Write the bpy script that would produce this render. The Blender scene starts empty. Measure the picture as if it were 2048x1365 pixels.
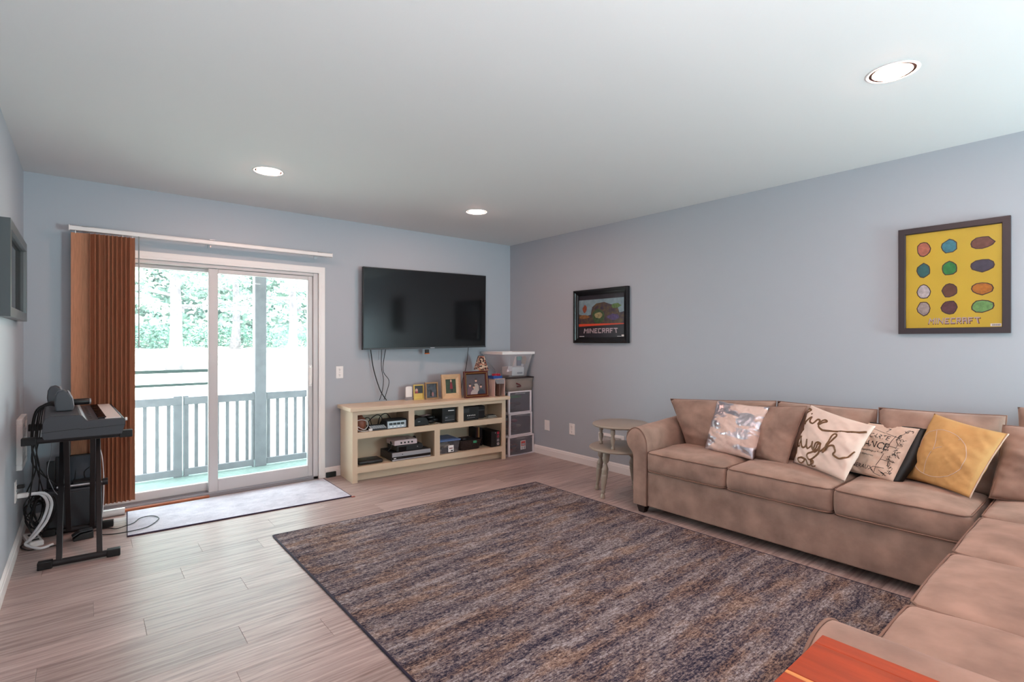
import bpy, bmesh, math, random
import numpy as np
from mathutils import Vector, Matrix, noise
C = bpy.context.scene
COL = C.collection
random.seed(7)
rnd = random.uniform

# ------------------------------------------------------------------ camera, world, sun, lights, exposure
F, YAW, CH = 1025.8, 0.69381, 1.3117        # focal length in pixels of the 2048 px frame, heading, eye height
cam = bpy.data.cameras.new('camera'); cam.lens = F / 2048 * 36; cam.sensor_width = 36; cam.clip_start = 0.05; cam.clip_end = 300
camo = bpy.data.objects.new('camera', cam); COL.objects.link(camo)
camo.location = (0, 0, CH); camo.rotation_euler = (math.pi / 2, 0, -YAW)
C.camera = camo
w = bpy.data.worlds.new('sky'); C.world = w; w.use_nodes = True
bg = w.node_tree.nodes['Background']; bg.inputs[0].default_value = (0.86, 0.95, 1.0, 1); bg.inputs[1].default_value = 9.0
sd = bpy.data.lights.new('sun', 'SUN'); sd.energy = 17; sd.angle = 0.01; sd.color = (1, 0.97, 0.92)
so = bpy.data.objects.new('sun', sd); COL.objects.link(so); so.rotation_euler = (math.radians(42), 0, math.radians(-14))
def area(name, loc, rot, sx, sy, e, col):
    l = bpy.data.lights.new(name, 'AREA'); l.shape = 'RECTANGLE'; l.size = sx; l.size_y = sy; l.energy = e; l.color = col
    o = bpy.data.objects.new(name, l); COL.objects.link(o); o.location = loc; o.rotation_euler = rot; return o
area('rear_fill_light', (3.52, -2.1, 1.05), (math.radians(88), 0, math.radians(33)), 0.72, 1.3, 112, (0.68, 0.96, 1.0))  # added cool fill lamp; the rear wall has no window
area('ceiling_fill_light', (0.5, -0.5, 0.7), (math.radians(180), math.radians(0), 0), 0.9, 0.9, 52, (0.97, 0.97, 1.0))  # invented lamp aimed upward to brighten the ceiling
po = area('door_portal', (0.83, 5.20, 1.0), (math.radians(-90), 0, 0), 1.75, 1.95, 1, (1, 1, 1)); po.data.cycles.is_portal = True
C.view_settings.view_transform = 'Standard'; C.view_settings.look = 'None'
C.view_settings.exposure = 0.38; C.view_settings.gamma = 1.0; C.view_settings.use_curve_mapping = False
try: C.cycles.max_bounces = 10; C.cycles.transparent_max_bounces = 16
except Exception: pass

RW, BW, LW, CE, RY = 4.076, 4.937, -0.333, 2.5, -2.5     # right, back, left wall planes, ceiling, rear wall

# ------------------------------------------------------------------ helpers
_r = Vector((math.cos(YAW), -math.sin(YAW), 0)); _f = Vector((math.sin(YAW), math.cos(YAW), 0))
def at(px, py, ax, v):
    """world point where the sight line of photo pixel (px,py) meets the plane ax = v"""
    d = _f + _r * ((px - 1024) / F) + Vector((0, 0, 1)) * ((682.5 - py) / F)
    o = Vector((0, 0, CH)); i = 'xyz'.index(ax)
    return o + d * ((v - o[i]) / d[i])
def lin(c):
    return tuple(((x / 255) / 12.92 if x / 255 <= .04045 else ((x / 255 + .055) / 1.055) ** 2.4) for x in c)
_m = {}
def mat(name, rgb, rough=.5, metal=0, var=0, vs=8, bump=0, bs=60, rgb2=None, sheen=0, spec=.5, stretch=None, emit=0, trans=0, coat=0):
    if name in _m: return _m[name]
    m = bpy.data.materials.new(name); m.use_nodes = True; nt = m.node_tree; N = nt.nodes; L = nt.links
    p = N['Principled BSDF']; c = lin(rgb)
    p.inputs['Base Color'].default_value = (*c, 1); p.inputs['Roughness'].default_value = rough; p.inputs['Metallic'].default_value = metal
    p.inputs['Specular IOR Level'].default_value = spec
    if sheen: p.inputs['Sheen Weight'].default_value = sheen; p.inputs['Sheen Roughness'].default_value = .45; p.inputs['Sheen Tint'].default_value = (*lin((235, 200, 185)), 1)
    if coat: p.inputs['Coat Weight'].default_value = coat; p.inputs['Coat Roughness'].default_value = .08
    if emit: p.inputs['Emission Color'].default_value = (*c, 1); p.inputs['Emission Strength'].default_value = emit
    if trans: p.inputs['Alpha'].default_value = 1 - trans
    if var or bump:
        tc = N.new('ShaderNodeTexCoord'); mp = N.new('ShaderNodeMapping'); L.new(tc.outputs['Object'], mp.inputs[0])
        if stretch: mp.inputs['Scale'].default_value = stretch
    if var:
        n = N.new('ShaderNodeTexNoise'); n.inputs['Scale'].default_value = vs; n.inputs['Detail'].default_value = 6; L.new(mp.outputs[0], n.inputs[0])
        r = N.new('ShaderNodeValToRGB'); L.new(n.outputs[0], r.inputs[0])
        c2 = lin(rgb2) if rgb2 else tuple(x * (1 - var) for x in c); c1 = c if rgb2 else tuple(min(1, x * (1 + var * .6)) for x in c)
        r.color_ramp.elements[0].position = .32; r.color_ramp.elements[1].position = .68
        r.color_ramp.elements[0].color = (*c2, 1); r.color_ramp.elements[1].color = (*c1, 1)
        L.new(r.outputs[0], p.inputs['Base Color'])
    if bump:
        n2 = N.new('ShaderNodeTexNoise'); n2.inputs['Scale'].default_value = bs; n2.inputs['Detail'].default_value = 4; L.new(mp.outputs[0], n2.inputs[0])
        b = N.new('ShaderNodeBump'); b.inputs['Strength'].default_value = bump; b.inputs['Distance'].default_value = .01
        L.new(n2.outputs[0], b.inputs['Height']); L.new(b.outputs[0], p.inputs['Normal'])
    _m[name] = m; return m

ROOTS = {}
def thing(name, label, cat, loc=(0, 0, 0), rz=0, group=None, kind=None):
    o = bpy.data.objects.new(name, None); COL.objects.link(o); o.empty_display_size = .05
    o.location = loc; o.rotation_euler = (0, 0, rz)
    if label: o['label'] = label
    if cat: o['category'] = cat
    if group: o['group'] = group
    if kind: o['kind'] = kind
    ROOTS[o.name] = Matrix.Translation(Vector(loc)) @ Matrix.Rotation(rz, 4, 'Z')
    return o
def tag(o, label=None, cat=None, group=None, kind=None):
    if label: o['label'] = label
    if cat: o['category'] = cat
    if group: o['group'] = group
    if kind: o['kind'] = kind
    return o
def link(name, me, m, parent=None, world=False, smooth=False):
    o = bpy.data.objects.new(name, me); COL.objects.link(o)
    if m: 
        for k in (m if isinstance(m, (list, tuple)) else [m]): me.materials.append(k)
    if parent:
        o.parent = parent
        if world and parent.name in ROOTS: o.matrix_parent_inverse = ROOTS[parent.name].inverted()
    if smooth:
        me.polygons.foreach_set('use_smooth', [True] * len(me.polygons))
    return o
class MB:
    def __init__(s): s.v = []; s.f = []; s.mi = []
    def add(s, vs, fs, mi=0):
        n = len(s.v); s.v += [tuple(v) for v in vs]; s.f += [tuple(i + n for i in f) for f in fs]; s.mi += [mi] * len(fs); return s
    def box(s, x0, x1, y0, y1, z0, z1, mi=0):
        x0, x1 = sorted((x0, x1)); y0, y1 = sorted((y0, y1)); z0, z1 = sorted((z0, z1))
        return s.add([(x, y, z) for x in (x0, x1) for y in (y0, y1) for z in (z0, z1)],
                     [(0, 1, 3, 2), (4, 6, 7, 5), (0, 4, 5, 1), (2, 3, 7, 6), (0, 2, 6, 4), (1, 5, 7, 3)], mi)
    def prism(s, poly, a0, a1, ax='x', mi=0):
        """closed outline extruded along ax; outline points are the two other coordinates in order"""
        n = len(poly)
        def P(a, q): return {'x': (a, q[0], q[1]), 'y': (q[0], a, q[1]), 'z': (q[0], q[1], a)}[ax]
        vs = [P(a0, q) for q in poly] + [P(a1, q) for q in poly]
        fs = [tuple(range(n)), tuple(range(2 * n - 1, n - 1, -1))] + [(i, i + n, (i + 1) % n + n, (i + 1) % n) for i in range(n)]
        return s.add(vs, fs, mi)
    def tube(s, pts, r, n=8, closed=False, mi=0, caps=True):
        pts = [Vector(p) for p in pts]; k = len(pts); rs = r if isinstance(r, (list, tuple)) else [r] * k
        up = None; vs = []
        for i, p in enumerate(pts):
            a = pts[i - 1] if (i or closed) else p; b = pts[(i + 1) % k] if (i < k - 1 or closed) else p
            t = (b - a); t = t.normalized() if t.length > 1e-9 else Vector((0, 0, 1))
            if up is None: up = t.orthogonal().normalized()
            up = (up - t * up.dot(t)); up = up.normalized() if up.length > 1e-6 else t.orthogonal().normalized()
            sd_ = t.cross(up)
            for j in range(n):
                an = 2 * math.pi * j / n; vs.append(p + (up * math.cos(an) + sd_ * math.sin(an)) * rs[i])
        fs = []
        for i in range(k if closed else k - 1):
            for j in range(n):
                a, b = i * n, ((i + 1) % k) * n; fs.append((a + j, a + (j + 1) % n, b + (j + 1) % n, b + j))
        if caps and not closed: fs += [tuple(range(n - 1, -1, -1)), tuple(range((k - 1) * n, k * n))]
        return s.add(vs, fs, mi)
    def lathe(s, prof, c=(0, 0), n=20, mi=0, tilt=None):
        vs = []; fs = []; k = len(prof)
        for (r, z) in prof:
            for j in range(n):
                a = 2 * math.pi * j / n; v = Vector((c[0] + r * math.cos(a), c[1] + r * math.sin(a), z)); vs.append(tilt(v) if tilt else v)
        for i in range(k - 1):
            for j in range(n): fs.append((i * n + j, i * n + (j + 1) % n, (i + 1) * n + (j + 1) % n, (i + 1) * n + j))
        fs += [tuple(range(n - 1, -1, -1)), tuple(range((k - 1) * n, k * n))]
        return s.add(vs, fs, mi)
    def mesh(s, name='mesh'):
        me = bpy.data.meshes.new(name); me.from_pydata(s.v, [], s.f); me.update(); return me
    def obj(s, name, m, parent=None, world=False, smooth=False, bevel=0, seg=2, auto=False):
        me = s.mesh(name)
        bm = bmesh.new(); bm.from_mesh(me); bmesh.ops.recalc_face_normals(bm, faces=bm.faces)
        if bevel:
            es = [e for e in bm.edges if len(e.link_faces) == 2 and e.calc_face_angle(0) > .5]
            bmesh.ops.bevel(bm, geom=es, offset=bevel, segments=seg, profile=.5, affect='EDGES', clamp_overlap=True)
        bm.to_mesh(me); bm.free()
        if len(set(s.mi)) > 1 and not bevel: me.polygons.foreach_set('material_index', s.mi)
        o = link(name, me, m, parent, world)
        if smooth or auto:
            me.polygons.foreach_set('use_smooth', [True] * len(me.polygons))
            if auto: me.set_sharp_from_angle(angle=math.radians(35))
        return o
def box(name, m, x0, x1, y0, y1, z0, z1, parent=None, world=False, bevel=.003, seg=1):
    return MB().box(x0, x1, y0, y1, z0, z1).obj(name, m, parent, world, bevel=bevel, seg=seg)
def struct(o): o['kind'] = 'structure'; return o
def smoothpath(pts, k=6, closed=False):
    P = [Vector(p) for p in pts]; n = len(P); out = []
    for i in range(n if closed else n - 1):
        g = lambda j: P[j % n] if closed else P[max(0, min(n - 1, j))]
        a, b, c, d = g(i - 1), g(i), g(i + 1), g(i + 2)
        for q in range(k):
            t = q / k; out.append(.5 * ((2 * b) + (c - a) * t + (2 * a - 5 * b + 4 * c - d) * t * t + (3 * b - a - 3 * c + d) * t ** 3))
    if not closed: out.append(P[-1])
    return out
def soft_box(x0, x1, y0, y1, z0, z1, r, cell=.05, deform=None):
    """rounded upholstery block on a fine grid, returns MB"""
    h = [(x1 - x0) / 2, (y1 - y0) / 2, (z1 - z0) / 2]; c = [(x0 + x1) / 2, (y0 + y1) / 2, (z0 + z1) / 2]
    def ax(hh):
        rr = min(r, hh * .95); n = max(2, int((2 * hh - 2 * rr) / cell)); core = [-hh + rr + (2 * hh - 2 * rr) * i / n for i in range(n + 1)]
        e = [-hh, -hh + rr * .25, -hh + rr * .6]; return e + core + [-q for q in e[::-1]]
    A = [ax(q) for q in h]; mb = MB(); idx = {}
    def vert(i, j, k):
        key = (i, j, k)
        if key in idx: return idx[key]
        p = Vector((A[0][i], A[1][j], A[2][k])); q = Vector([max(-(hh - min(r, hh * .95)), min(hh - min(r, hh * .95), v)) for v, hh in zip(p, h)])
        d = p - q
        if d.length > 1e-9: p = q + d.normalized() * r if r < min(h) else q + d.normalized() * min(r, min(h) * .95)
        nrm = (p.x / h[0], p.y / h[1], p.z / h[2]); p = p + Vector(c)
        if deform: p = Vector(deform(p, nrm))
        idx[key] = len(mb.v); mb.v.append(tuple(p)); return idx[key]
    nx, ny, nz = [len(a) - 1 for a in A]
    for k in (0, nz):
        for i in range(nx):
            for j in range(ny): mb.f.append((vert(i, j, k), vert(i + 1, j, k), vert(i + 1, j + 1, k), vert(i, j + 1, k)))
    for j in (0, ny):
        for i in range(nx):
            for k in range(nz): mb.f.append((vert(i, j, k), vert(i + 1, j, k), vert(i + 1, j, k + 1), vert(i, j, k + 1)))
    for i in (0, nx):
        for j in range(ny):
            for k in range(nz): mb.f.append((vert(i, j, k), vert(i, j + 1, k), vert(i, j + 1, k + 1), vert(i, j, k + 1)))
    mb.mi = [0] * len(mb.f); return mb

# ------------------------------------------------------------------ shared materials
M_wall = mat('blue_grey_wall_paint', (174, 180, 188), .55, bump=.03, bs=180)
M_ceil = mat('ceiling_paint', (220, 219, 219), .8, bump=.03, bs=150)
M_trim = mat('white_trim_paint', (238, 234, 232), .35)
M_vinyl = mat('white_vinyl', (206, 201, 201), .35)
M_plate = mat('white_plastic', (242, 238, 236), .35)
M_black = mat('black_plastic', (22, 23, 25), .42)
M_blackg = mat('gloss_black_plastic', (10, 11, 13), .12)
M_dgrey = mat('dark_grey_plastic', (52, 54, 58), .45)
M_metal = mat('dark_powder_coat', (38, 36, 38), .45, metal=.3)
M_steel = mat('brushed_steel', (175, 176, 180), .3, metal=.9)
M_silver = mat('silver_plastic', (165, 166, 172), .35, metal=.3)
M_cream = mat('cream_cabinet_paint', (218, 197, 170), .38)
M_velvet = mat('taupe_velvet', (160, 130, 116), .85, var=.30, vs=7, bump=.16, bs=26, sheen=.4, spec=.2)
M_pipe = mat('taupe_piping', (132, 100, 86), .8)
M_oak = mat('orange_oak', (176, 100, 62), .4, var=.2, vs=14, stretch=(1, 8, 8))
M_cord = mat('black_cord', (14, 14, 15), .5)
M_wcord = mat('white_cord', (235, 234, 236), .4)
M_print = mat('photo_paper_dark', (48, 44, 46), .4, var=.3, vs=20)

def glass_mat(name, tint, haze, hazecol, front=False):
    m = bpy.data.materials.new(name); m.use_nodes = True; nt = m.node_tree; N = nt.nodes; L = nt.links; N.clear()
    out = N.new('ShaderNodeOutputMaterial'); tr = N.new('ShaderNodeBsdfTransparent'); tr.inputs[0].default_value = (*tint, 1)
    gl = N.new('ShaderNodeBsdfGlossy'); gl.inputs['Roughness'].default_value = .02; lw = N.new('ShaderNodeLayerWeight'); lw.inputs[0].default_value = .12
    mx = N.new('ShaderNodeMixShader'); L.new(lw.outputs['Fresnel'], mx.inputs[0]); L.new(tr.outputs[0], mx.inputs[1]); L.new(gl.outputs[0], mx.inputs[2])
    df = N.new('ShaderNodeBsdfDiffuse' if front else 'ShaderNodeBsdfTranslucent'); df.inputs[0].default_value = (*hazecol, 1)
    m2 = N.new('ShaderNodeMixShader'); m2.inputs[0].default_value = haze; L.new(mx.outputs[0], m2.inputs[1]); L.new(df.outputs[0], m2.inputs[2]); L.new(m2.outputs[0], out.inputs[0]); return m
M_glass = glass_mat('window_glass', (.93, .98, .97), .028, (.8, .95, .97))  # haze mixed into the pane imitates veiling glare along with slight dust
M_frost = glass_mat('frosted_clear_plastic', (.80, .80, .83), .17, (.50, .46, .50), True)
M_clear = glass_mat('clear_plastic', (.86, .86, .88), .26, (.80, .76, .78), True)
M_pglass = glass_mat('picture_glass', (.97, .97, .97), 0.0, (1, 1, 1))

def plank_mat():
    m = bpy.data.materials.new('vinyl_oak_plank'); m.use_nodes = True; nt = m.node_tree; N = nt.nodes; L = nt.links; p = N['Principled BSDF']
    tc = N.new('ShaderNodeTexCoord'); oi = N.new('ShaderNodeObjectInfo'); mp = N.new('ShaderNodeMapping'); ad = N.new('ShaderNodeVectorMath'); ad.operation = 'ADD'
    sc = N.new('ShaderNodeVectorMath'); sc.operation = 'SCALE'; cx = N.new('ShaderNodeCombineXYZ')
    for i in range(3): L.new(oi.outputs['Random'], cx.inputs[i])
    L.new(cx.outputs[0], sc.inputs[0]); sc.inputs['Scale'].default_value = 40
    L.new(tc.outputs['Object'], ad.inputs[0]); L.new(sc.outputs[0], ad.inputs[1]); L.new(ad.outputs[0], mp.inputs[0]); mp.inputs['Scale'].default_value = (1.3, 26, 1)
    n = N.new('ShaderNodeTexNoise'); n.inputs['Scale'].default_value = 2.2; n.inputs['Detail'].default_value = 9; n.inputs['Roughness'].default_value = .62; n.inputs['Distortion'].default_value = .4; L.new(mp.outputs[0], n.inputs[0])
    r = N.new('ShaderNodeValToRGB'); L.new(n.outputs[0], r.inputs[0]); e = r.color_ramp.elements
    e[0].position = .30; e[0].color = (*lin((132, 110, 104)), 1); e[1].position = .70; e[1].color = (*lin((200, 180, 174)), 1)
    q = r.color_ramp.elements.new(.5); q.color = (*lin((174, 152, 146)), 1)
    mr = N.new('ShaderNodeMapRange'); L.new(oi.outputs['Random'], mr.inputs[0]); mr.inputs[3].default_value = .86; mr.inputs[4].default_value = 1.10
    mu = N.new('ShaderNodeMixRGB'); mu.blend_type = 'MULTIPLY'; mu.inputs[0].default_value = 1; L.new(r.outputs[0], mu.inputs[1]); L.new(mr.outputs[0], mu.inputs[2])
    L.new(mu.outputs[0], p.inputs['Base Color']); p.inputs['Roughness'].default_value = .36; p.inputs['Specular IOR Level'].default_value = .55
    b = N.new('ShaderNodeBump'); b.inputs['Strength'].default_value = .12; b.inputs['Distance'].default_value = .004; L.new(n.outputs[0], b.inputs['Height']); L.new(b.outputs[0], p.inputs['Normal']); return m
M_plank = plank_mat()

def rug_mat(name, stops, sx, sy, warp, fine, rough=.95, bw=.35):
    m = bpy.data.materials.new(name); m.use_nodes = True; nt = m.node_tree; N = nt.nodes; L = nt.links; p = N['Principled BSDF']
    tc = N.new('ShaderNodeTexCoord')
    def nz(scale, s, det=6, rg=.6, off=0):
        mp = N.new('ShaderNodeMapping'); mp.inputs['Scale'].default_value = scale; mp.inputs['Location'].default_value = (off, off * .7, 0); L.new(tc.outputs['Object'], mp.inputs[0])
        n = N.new('ShaderNodeTexNoise'); n.inputs['Scale'].default_value = s; n.inputs['Detail'].default_value = det; n.inputs['Roughness'].default_value = rg; n.inputs['Distortion'].default_value = warp; L.new(mp.outputs[0], n.inputs[0]); return n
    a = nz((sx, sy, 1), 2.2, 9, .70); b = nz((3, 22, 1), 6, 7, .8, 3); c = nz((1, 1.6, 1), fine, 4, .85, 9)
    def mth(op, x, y):
        q = N.new('ShaderNodeMath'); q.operation = op
        for i, v in enumerate((x, y)):
            if isinstance(v, (int, float)): q.inputs[i].default_value = v
            else: L.new(v, q.inputs[i])
        return q.outputs[0]
    t = mth('ADD', mth('MULTIPLY', a.outputs[0], .28), mth('ADD', mth('MULTIPLY', b.outputs[0], .30), mth('MULTIPLY', c.outputs[0], .42)))
    r = N.new('ShaderNodeValToRGB'); L.new(t, r.inputs[0]); el = r.color_ramp.elements
    el[0].position = stops[0][0]; el[0].color = (*lin(stops[0][1]), 1); el[1].position = stops[-1][0]; el[1].color = (*lin(stops[-1][1]), 1)
    for ps, cc in stops[1:-1]: q = el.new(ps); q.color = (*lin(cc), 1)
    # rust / tan colour drifting
    d = nz((1.2, 3.2, 1), 2.6, 6, .65, 21); r2 = N.new('ShaderNodeValToRGB'); L.new(d.outputs[0], r2.inputs[0]); r2.color_ramp.elements[0].position = .47; r2.color_ramp.elements[1].position = .60
    mx = N.new('ShaderNodeMixRGB'); mx.blend_type = 'MULTIPLY'; mx.inputs[2].default_value = (1.05, .86, .70, 1); L.new(r2.outputs[0], mx.inputs[0]); L.new(r.outputs[0], mx.inputs[1])
    if name.startswith('navy'): L.new(mx.outputs[0], p.inputs['Base Color'])
    else: L.new(r.outputs[0], p.inputs['Base Color'])
    p.inputs['Roughness'].default_value = rough; p.inputs['Specular IOR Level'].default_value = .15
    bp = N.new('ShaderNodeBump'); bp.inputs['Strength'].default_value = .5; bp.inputs['Distance'].default_value = .004; L.new(c.outputs[0], bp.inputs['Height']); L.new(bp.outputs[0], p.inputs['Normal']); return m

# ------------------------------------------------------------------ the room shell
OX0, OX1, OZ1 = 0.0, 1.705, 1.955        # patio door opening
s = MB()
s.box(LW - .15, OX0, BW, BW + .16, 0, CE); s.box(OX1, RW + .15, BW, BW + .16, 0, CE); s.box(OX0, OX1, BW, BW + .16, OZ1, CE)
struct(s.obj('wall_back', M_wall))
struct(box('wall_right', M_wall, RW, RW + .15, RY, BW, 0, CE, bevel=0))
struct(box('wall_left', M_wall, LW - .15, LW, RY, BW, 0, CE, bevel=0))
struct(box('wall_front', M_wall, LW - .15, RW + .15, RY - .15, RY, 0, CE, bevel=0))
# ceiling with recessed holes for the downlights
LIGHTS = [(0.985, 3.85), (2.766, 3.836), (2.742, 0.668), (0.985, 0.668), (0.985, -1.6), (2.75, -1.6)]
def ceiling():
    bm = bmesh.new(); x0, x1, y0, y1 = LW - .15, RW + .15, RY - .15, BW + .16
    xs = [x0, .985 - .3, .985 + .3, 2.75 - .3, 2.75 + .3, x1]; ys = [y0, -1.9, -1.3, .368, .968, 3.54, 4.14, y1]
    for i in range(5):
        for j in range(7):
            a, b, c, d = xs[i], xs[i + 1], ys[j], ys[j + 1]
            hole = [(hx, hy) for hx, hy in LIGHTS if a < hx < b and c < hy < d]
            if not hole:
                vs = [bm.verts.new(q) for q in ((a, c, CE), (b, c, CE), (b, d, CE), (a, d, CE))]; bm.faces.new(vs)
            else:
                hx, hy = hole[0]; n = 32; outer = []; inner = []
                for k in range(n):
                    an = 2 * math.pi * k / n + math.pi / 4; cs, sn = math.cos(an), math.sin(an); m_ = max(abs(cs), abs(sn))
                    ux, uy = cs / m_, sn / m_; outer.append(bm.verts.new(((a + b) / 2 + ux * (b - a) / 2, (c + d) / 2 + uy * (d - c) / 2, CE)))
                    inner.append(bm.verts.new((hx + .088 * cs, hy + .088 * sn, CE)))
                for k in range(n): bm.faces.new((outer[k], outer[(k + 1) % n], inner[(k + 1) % n], inner[k]))
    vs = [bm.verts.new(q) for q in ((x0, y0, CE + .2), (x1, y0, CE + .2), (x1, y1, CE + .2), (x0, y1, CE + .2))]; bm.faces.new(vs)
    for a, b in (((x0, y0), (x1, y0)), ((x1, y0), (x1, y1)), ((x1, y1), (x0, y1)), ((x0, y1), (x0, y0))):
        vs = [bm.verts.new(q) for q in ((*a, CE), (*b, CE), (*b, CE + .2), (*a, CE + .2))]; bm.faces.new(vs)
    bmesh.ops.remove_doubles(bm, verts=bm.verts, dist=1e-5)
    for f in bm.faces:
        if abs(f.calc_center_median().z - CE) < .01 and f.normal.z > 0: f.normal_flip()
    me = bpy.data.meshes.new('ceiling'); bm.to_mesh(me); bm.free(); return struct(link('ceiling', me, M_ceil))
ceiling()
# floor: a slab and one object per plank, planks run left to right
fl = struct(MB().box(LW - .15, RW + .15, RY - .15, BW + .16, -.12, -.008).obj('floor', mat('subfloor', (95, 82, 78), .8)))
PW, PL = .178, 1.22
def plank_mesh(ln):
    g = .0004; return MB().box(g, ln - g, g, PW - g, -.008, 0).obj('p', M_plank, bevel=.0006, seg=1)
full = None; row = 0; y = BW - .005
while y - PW > -.75:
    x = LW + .004 - [0, .43, .86, .21, .64, 1.04, .33][row % 7] - .02 * (row % 3)
    while x < RW - .05:
        a, b = max(x, LW + .002), min(x + PL, RW - .002)
        if b - a > .05:
            if abs((b - a) - PL) < 1e-6 and full: o = bpy.data.objects.new('plank', full); COL.objects.link(o)
            else:
                o = plank_mesh(b - a); o.name = 'plank'
                if abs((b - a) - PL) < 1e-6: full = o.data
            o.location = (a, y - PW, 0); o.parent = fl
        x += PL
    y -= PW; row += 1
st = MB().box(LW, RW, RY, y, -.008, -.0005).obj('rear_floor', M_plank, fl)

# baseboards (moulded profile)
def base_profile(t=.014, h=.094): return [(0, 0), (t, 0), (t, h * .68), (t * .78, h * .74), (t * .72, h * .86), (t * .35, h * .95), (.002, h), (0, h)]
struct(MB().prism([(RW - a, b) for a, b in base_profile()], RY, BW, 'y').obj('baseboard_right', M_trim))
struct(MB().prism([(LW + a, b) for a, b in base_profile()], RY, BW, 'y').obj('baseboard_left', M_trim))
s = MB(); s.prism([(BW - a, b) for a, b in base_profile()], 1.768, RW - .014, 'x'); s.prism([(BW - a, b) for a, b in base_profile()], LW + .014, -.108, 'x')
struct(s.obj('baseboard_back', M_trim))
struct(box('trim_1', mat('black_vinyl_cove', (26, 34, 34), .5), 1.772, 1.868, BW - .03, BW - .014, 0, .05))
# casing round the patio door
s = MB(); cw = .061
s.prism([(OX1, 0), (OX1 + cw, 0), (OX1 + cw, OZ1 + cw), (OX0 - cw, OZ1 + cw), (OX0 - cw, 0), (OX0, 0), (OX0, OZ1), (OX1, OZ1)], BW - .016, BW, 'y')
s.prism([(OX1, 0), (OX1 + .02, 0), (OX1 + .02, OZ1 + .02), (OX0 - .02, OZ1 + .02), (OX0 - .02, 0), (OX0, 0), (OX0, OZ1), (OX1, OZ1)], BW - .011, BW - .0155 - .004, 'y')
struct(s.obj('trim_2', M_trim, bevel=.003, seg=1))
# patio door
dr = thing('door_1', None, None, (.83, BW + .05, 0), kind='structure')
def d(name, m, *b, p=dr, bev=.003): return box(name, m, *b, parent=p, world=True, bevel=bev)
# outer frame
s = MB(); s.box(OX0, OX0 + .045, BW, BW + .15, .0, OZ1); s.box(OX1 - .045, OX1, BW, BW + .15, 0, OZ1); s.box(OX0 + .045, OX1 - .045, BW, BW + .15, OZ1 - .028, OZ1)
s.obj('door_frame', M_vinyl, dr, True, bevel=.003, seg=1)
s = MB(); s.box(OX0, OX1, BW + .0, BW + .16, -.0, .026); s.box(OX0, OX1, BW + .012, BW + .018, .026, .036); s.box(OX0, OX1, BW + .062, BW + .068, .026, .042)
s.obj('track', mat('aluminium_track', (168, 164, 168), .35, metal=.6), dr, True)
# sliding (right) panel, at the room side
yy0, yy1 = BW + .016, BW + .056
s = MB(); s.box(.797, .868, yy0, yy1, .032, 1.925); s.box(1.615, 1.658, yy0, yy1, .032, 1.925); s.box(.868, 1.615, yy0, yy1, 1.887, 1.925); s.box(.868, 1.615, yy0, yy1, .032, .135)
sp = s.obj('sliding_panel', M_vinyl, dr, True, bevel=.004, seg=1)
box('pane', M_glass, .866, 1.617, BW + .034, BW + .038, .133, 1.889, parent=sp, bevel=0)
hs = MB(); hz = .985
hs.tube(smoothpath([(1.636, yy0 - .002, hz + .08), (1.636, yy0 - .03, hz + .075), (1.636, yy0 - .034, hz), (1.636, yy0 - .03, hz - .075), (1.636, yy0 - .002, hz - .08)]), .008, 8)
hs.box(1.622, 1.65, yy0 - .006, yy0, hz - .10, hz + .10)
hs.obj('handle', M_plate, sp, auto=True)
# fixed (left) panel
yy0, yy1 = BW + .07, BW + .11
s = MB(); s.box(0.0452, .10, yy0, yy1, .04, 1.925); s.box(.812, .86, yy0, yy1, .04, 1.925); s.box(.10, .812, yy0, yy1, 1.895, 1.925); s.box(.10, .812, yy0, yy1, .04, .108)
fp = s.obj('fixed_panel', M_vinyl, dr, True, bevel=.004, seg=1)
box('pane', M_glass, .098, .814, BW + .088, BW + .092, .106, 1.897, parent=fp, bevel=0)
# screen crossbars outside the fixed panel
M_green = mat('dark_green_aluminium', (78, 100, 96), .5)
s = MB(); s.box(.046, .842, BW + .135, BW + .15, .03, .07); s.box(.046, .842, BW + .135, BW + .15, 1.045, 1.072); s.box(.046, .842, BW + .135, BW + .15, .935, .957); s.box(.046, .07, BW + .135, BW + .15, .03, 1.90); s.box(.046, .842, BW + .135, BW + .15, 1.895, 1.92); s.box(.822, .842, BW + .135, BW + .15, .965, 1.045)
s.obj('screen_frame', M_green, dr, True, bevel=.002, seg=1)
tag(box('wood_sill_strip', M_oak, -.10, .80, BW - .028, BW - .002, 0, .022, bevel=.008, seg=3), kind='structure').name = 'trim_3'

# ------------------------------------------------------------------ downlights
M_lens = mat('lit_lamp_lens', (255, 198, 178), .5, emit=160)
for i, (lx, ly) in enumerate(LIGHTS):
    lab = ['round recessed ceiling light above the patio door rug, left of the far pair', 'round recessed ceiling light near the corner above the television', 'largest recessed ceiling light, above the sofa at upper right',
           'recessed ceiling light overhead', 'recessed ceiling light at the rear left', 'recessed ceiling light at the rear right'][i]
    t = thing('ceiling_light', lab, 'ceiling light', (lx, ly, CE), group='recessed ceiling lights')
    MB().lathe([(.088, .0), (.087, .03), (.083, .06), (.082, .06), (.0845, .02), (.0865, -.001), (.098, -.003), (.101, 0.0)], (0, 0), 32).obj('trim_ring', M_trim, t, smooth=True)
    MB().lathe([(.0005, -.012), (.03, -.011), (.06, -.007), (.078, .002), (.083, .02), (.083, .055), (.0005, .058)], (0, 0), 32).obj('lamp_lens', M_lens, t, smooth=True)

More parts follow.
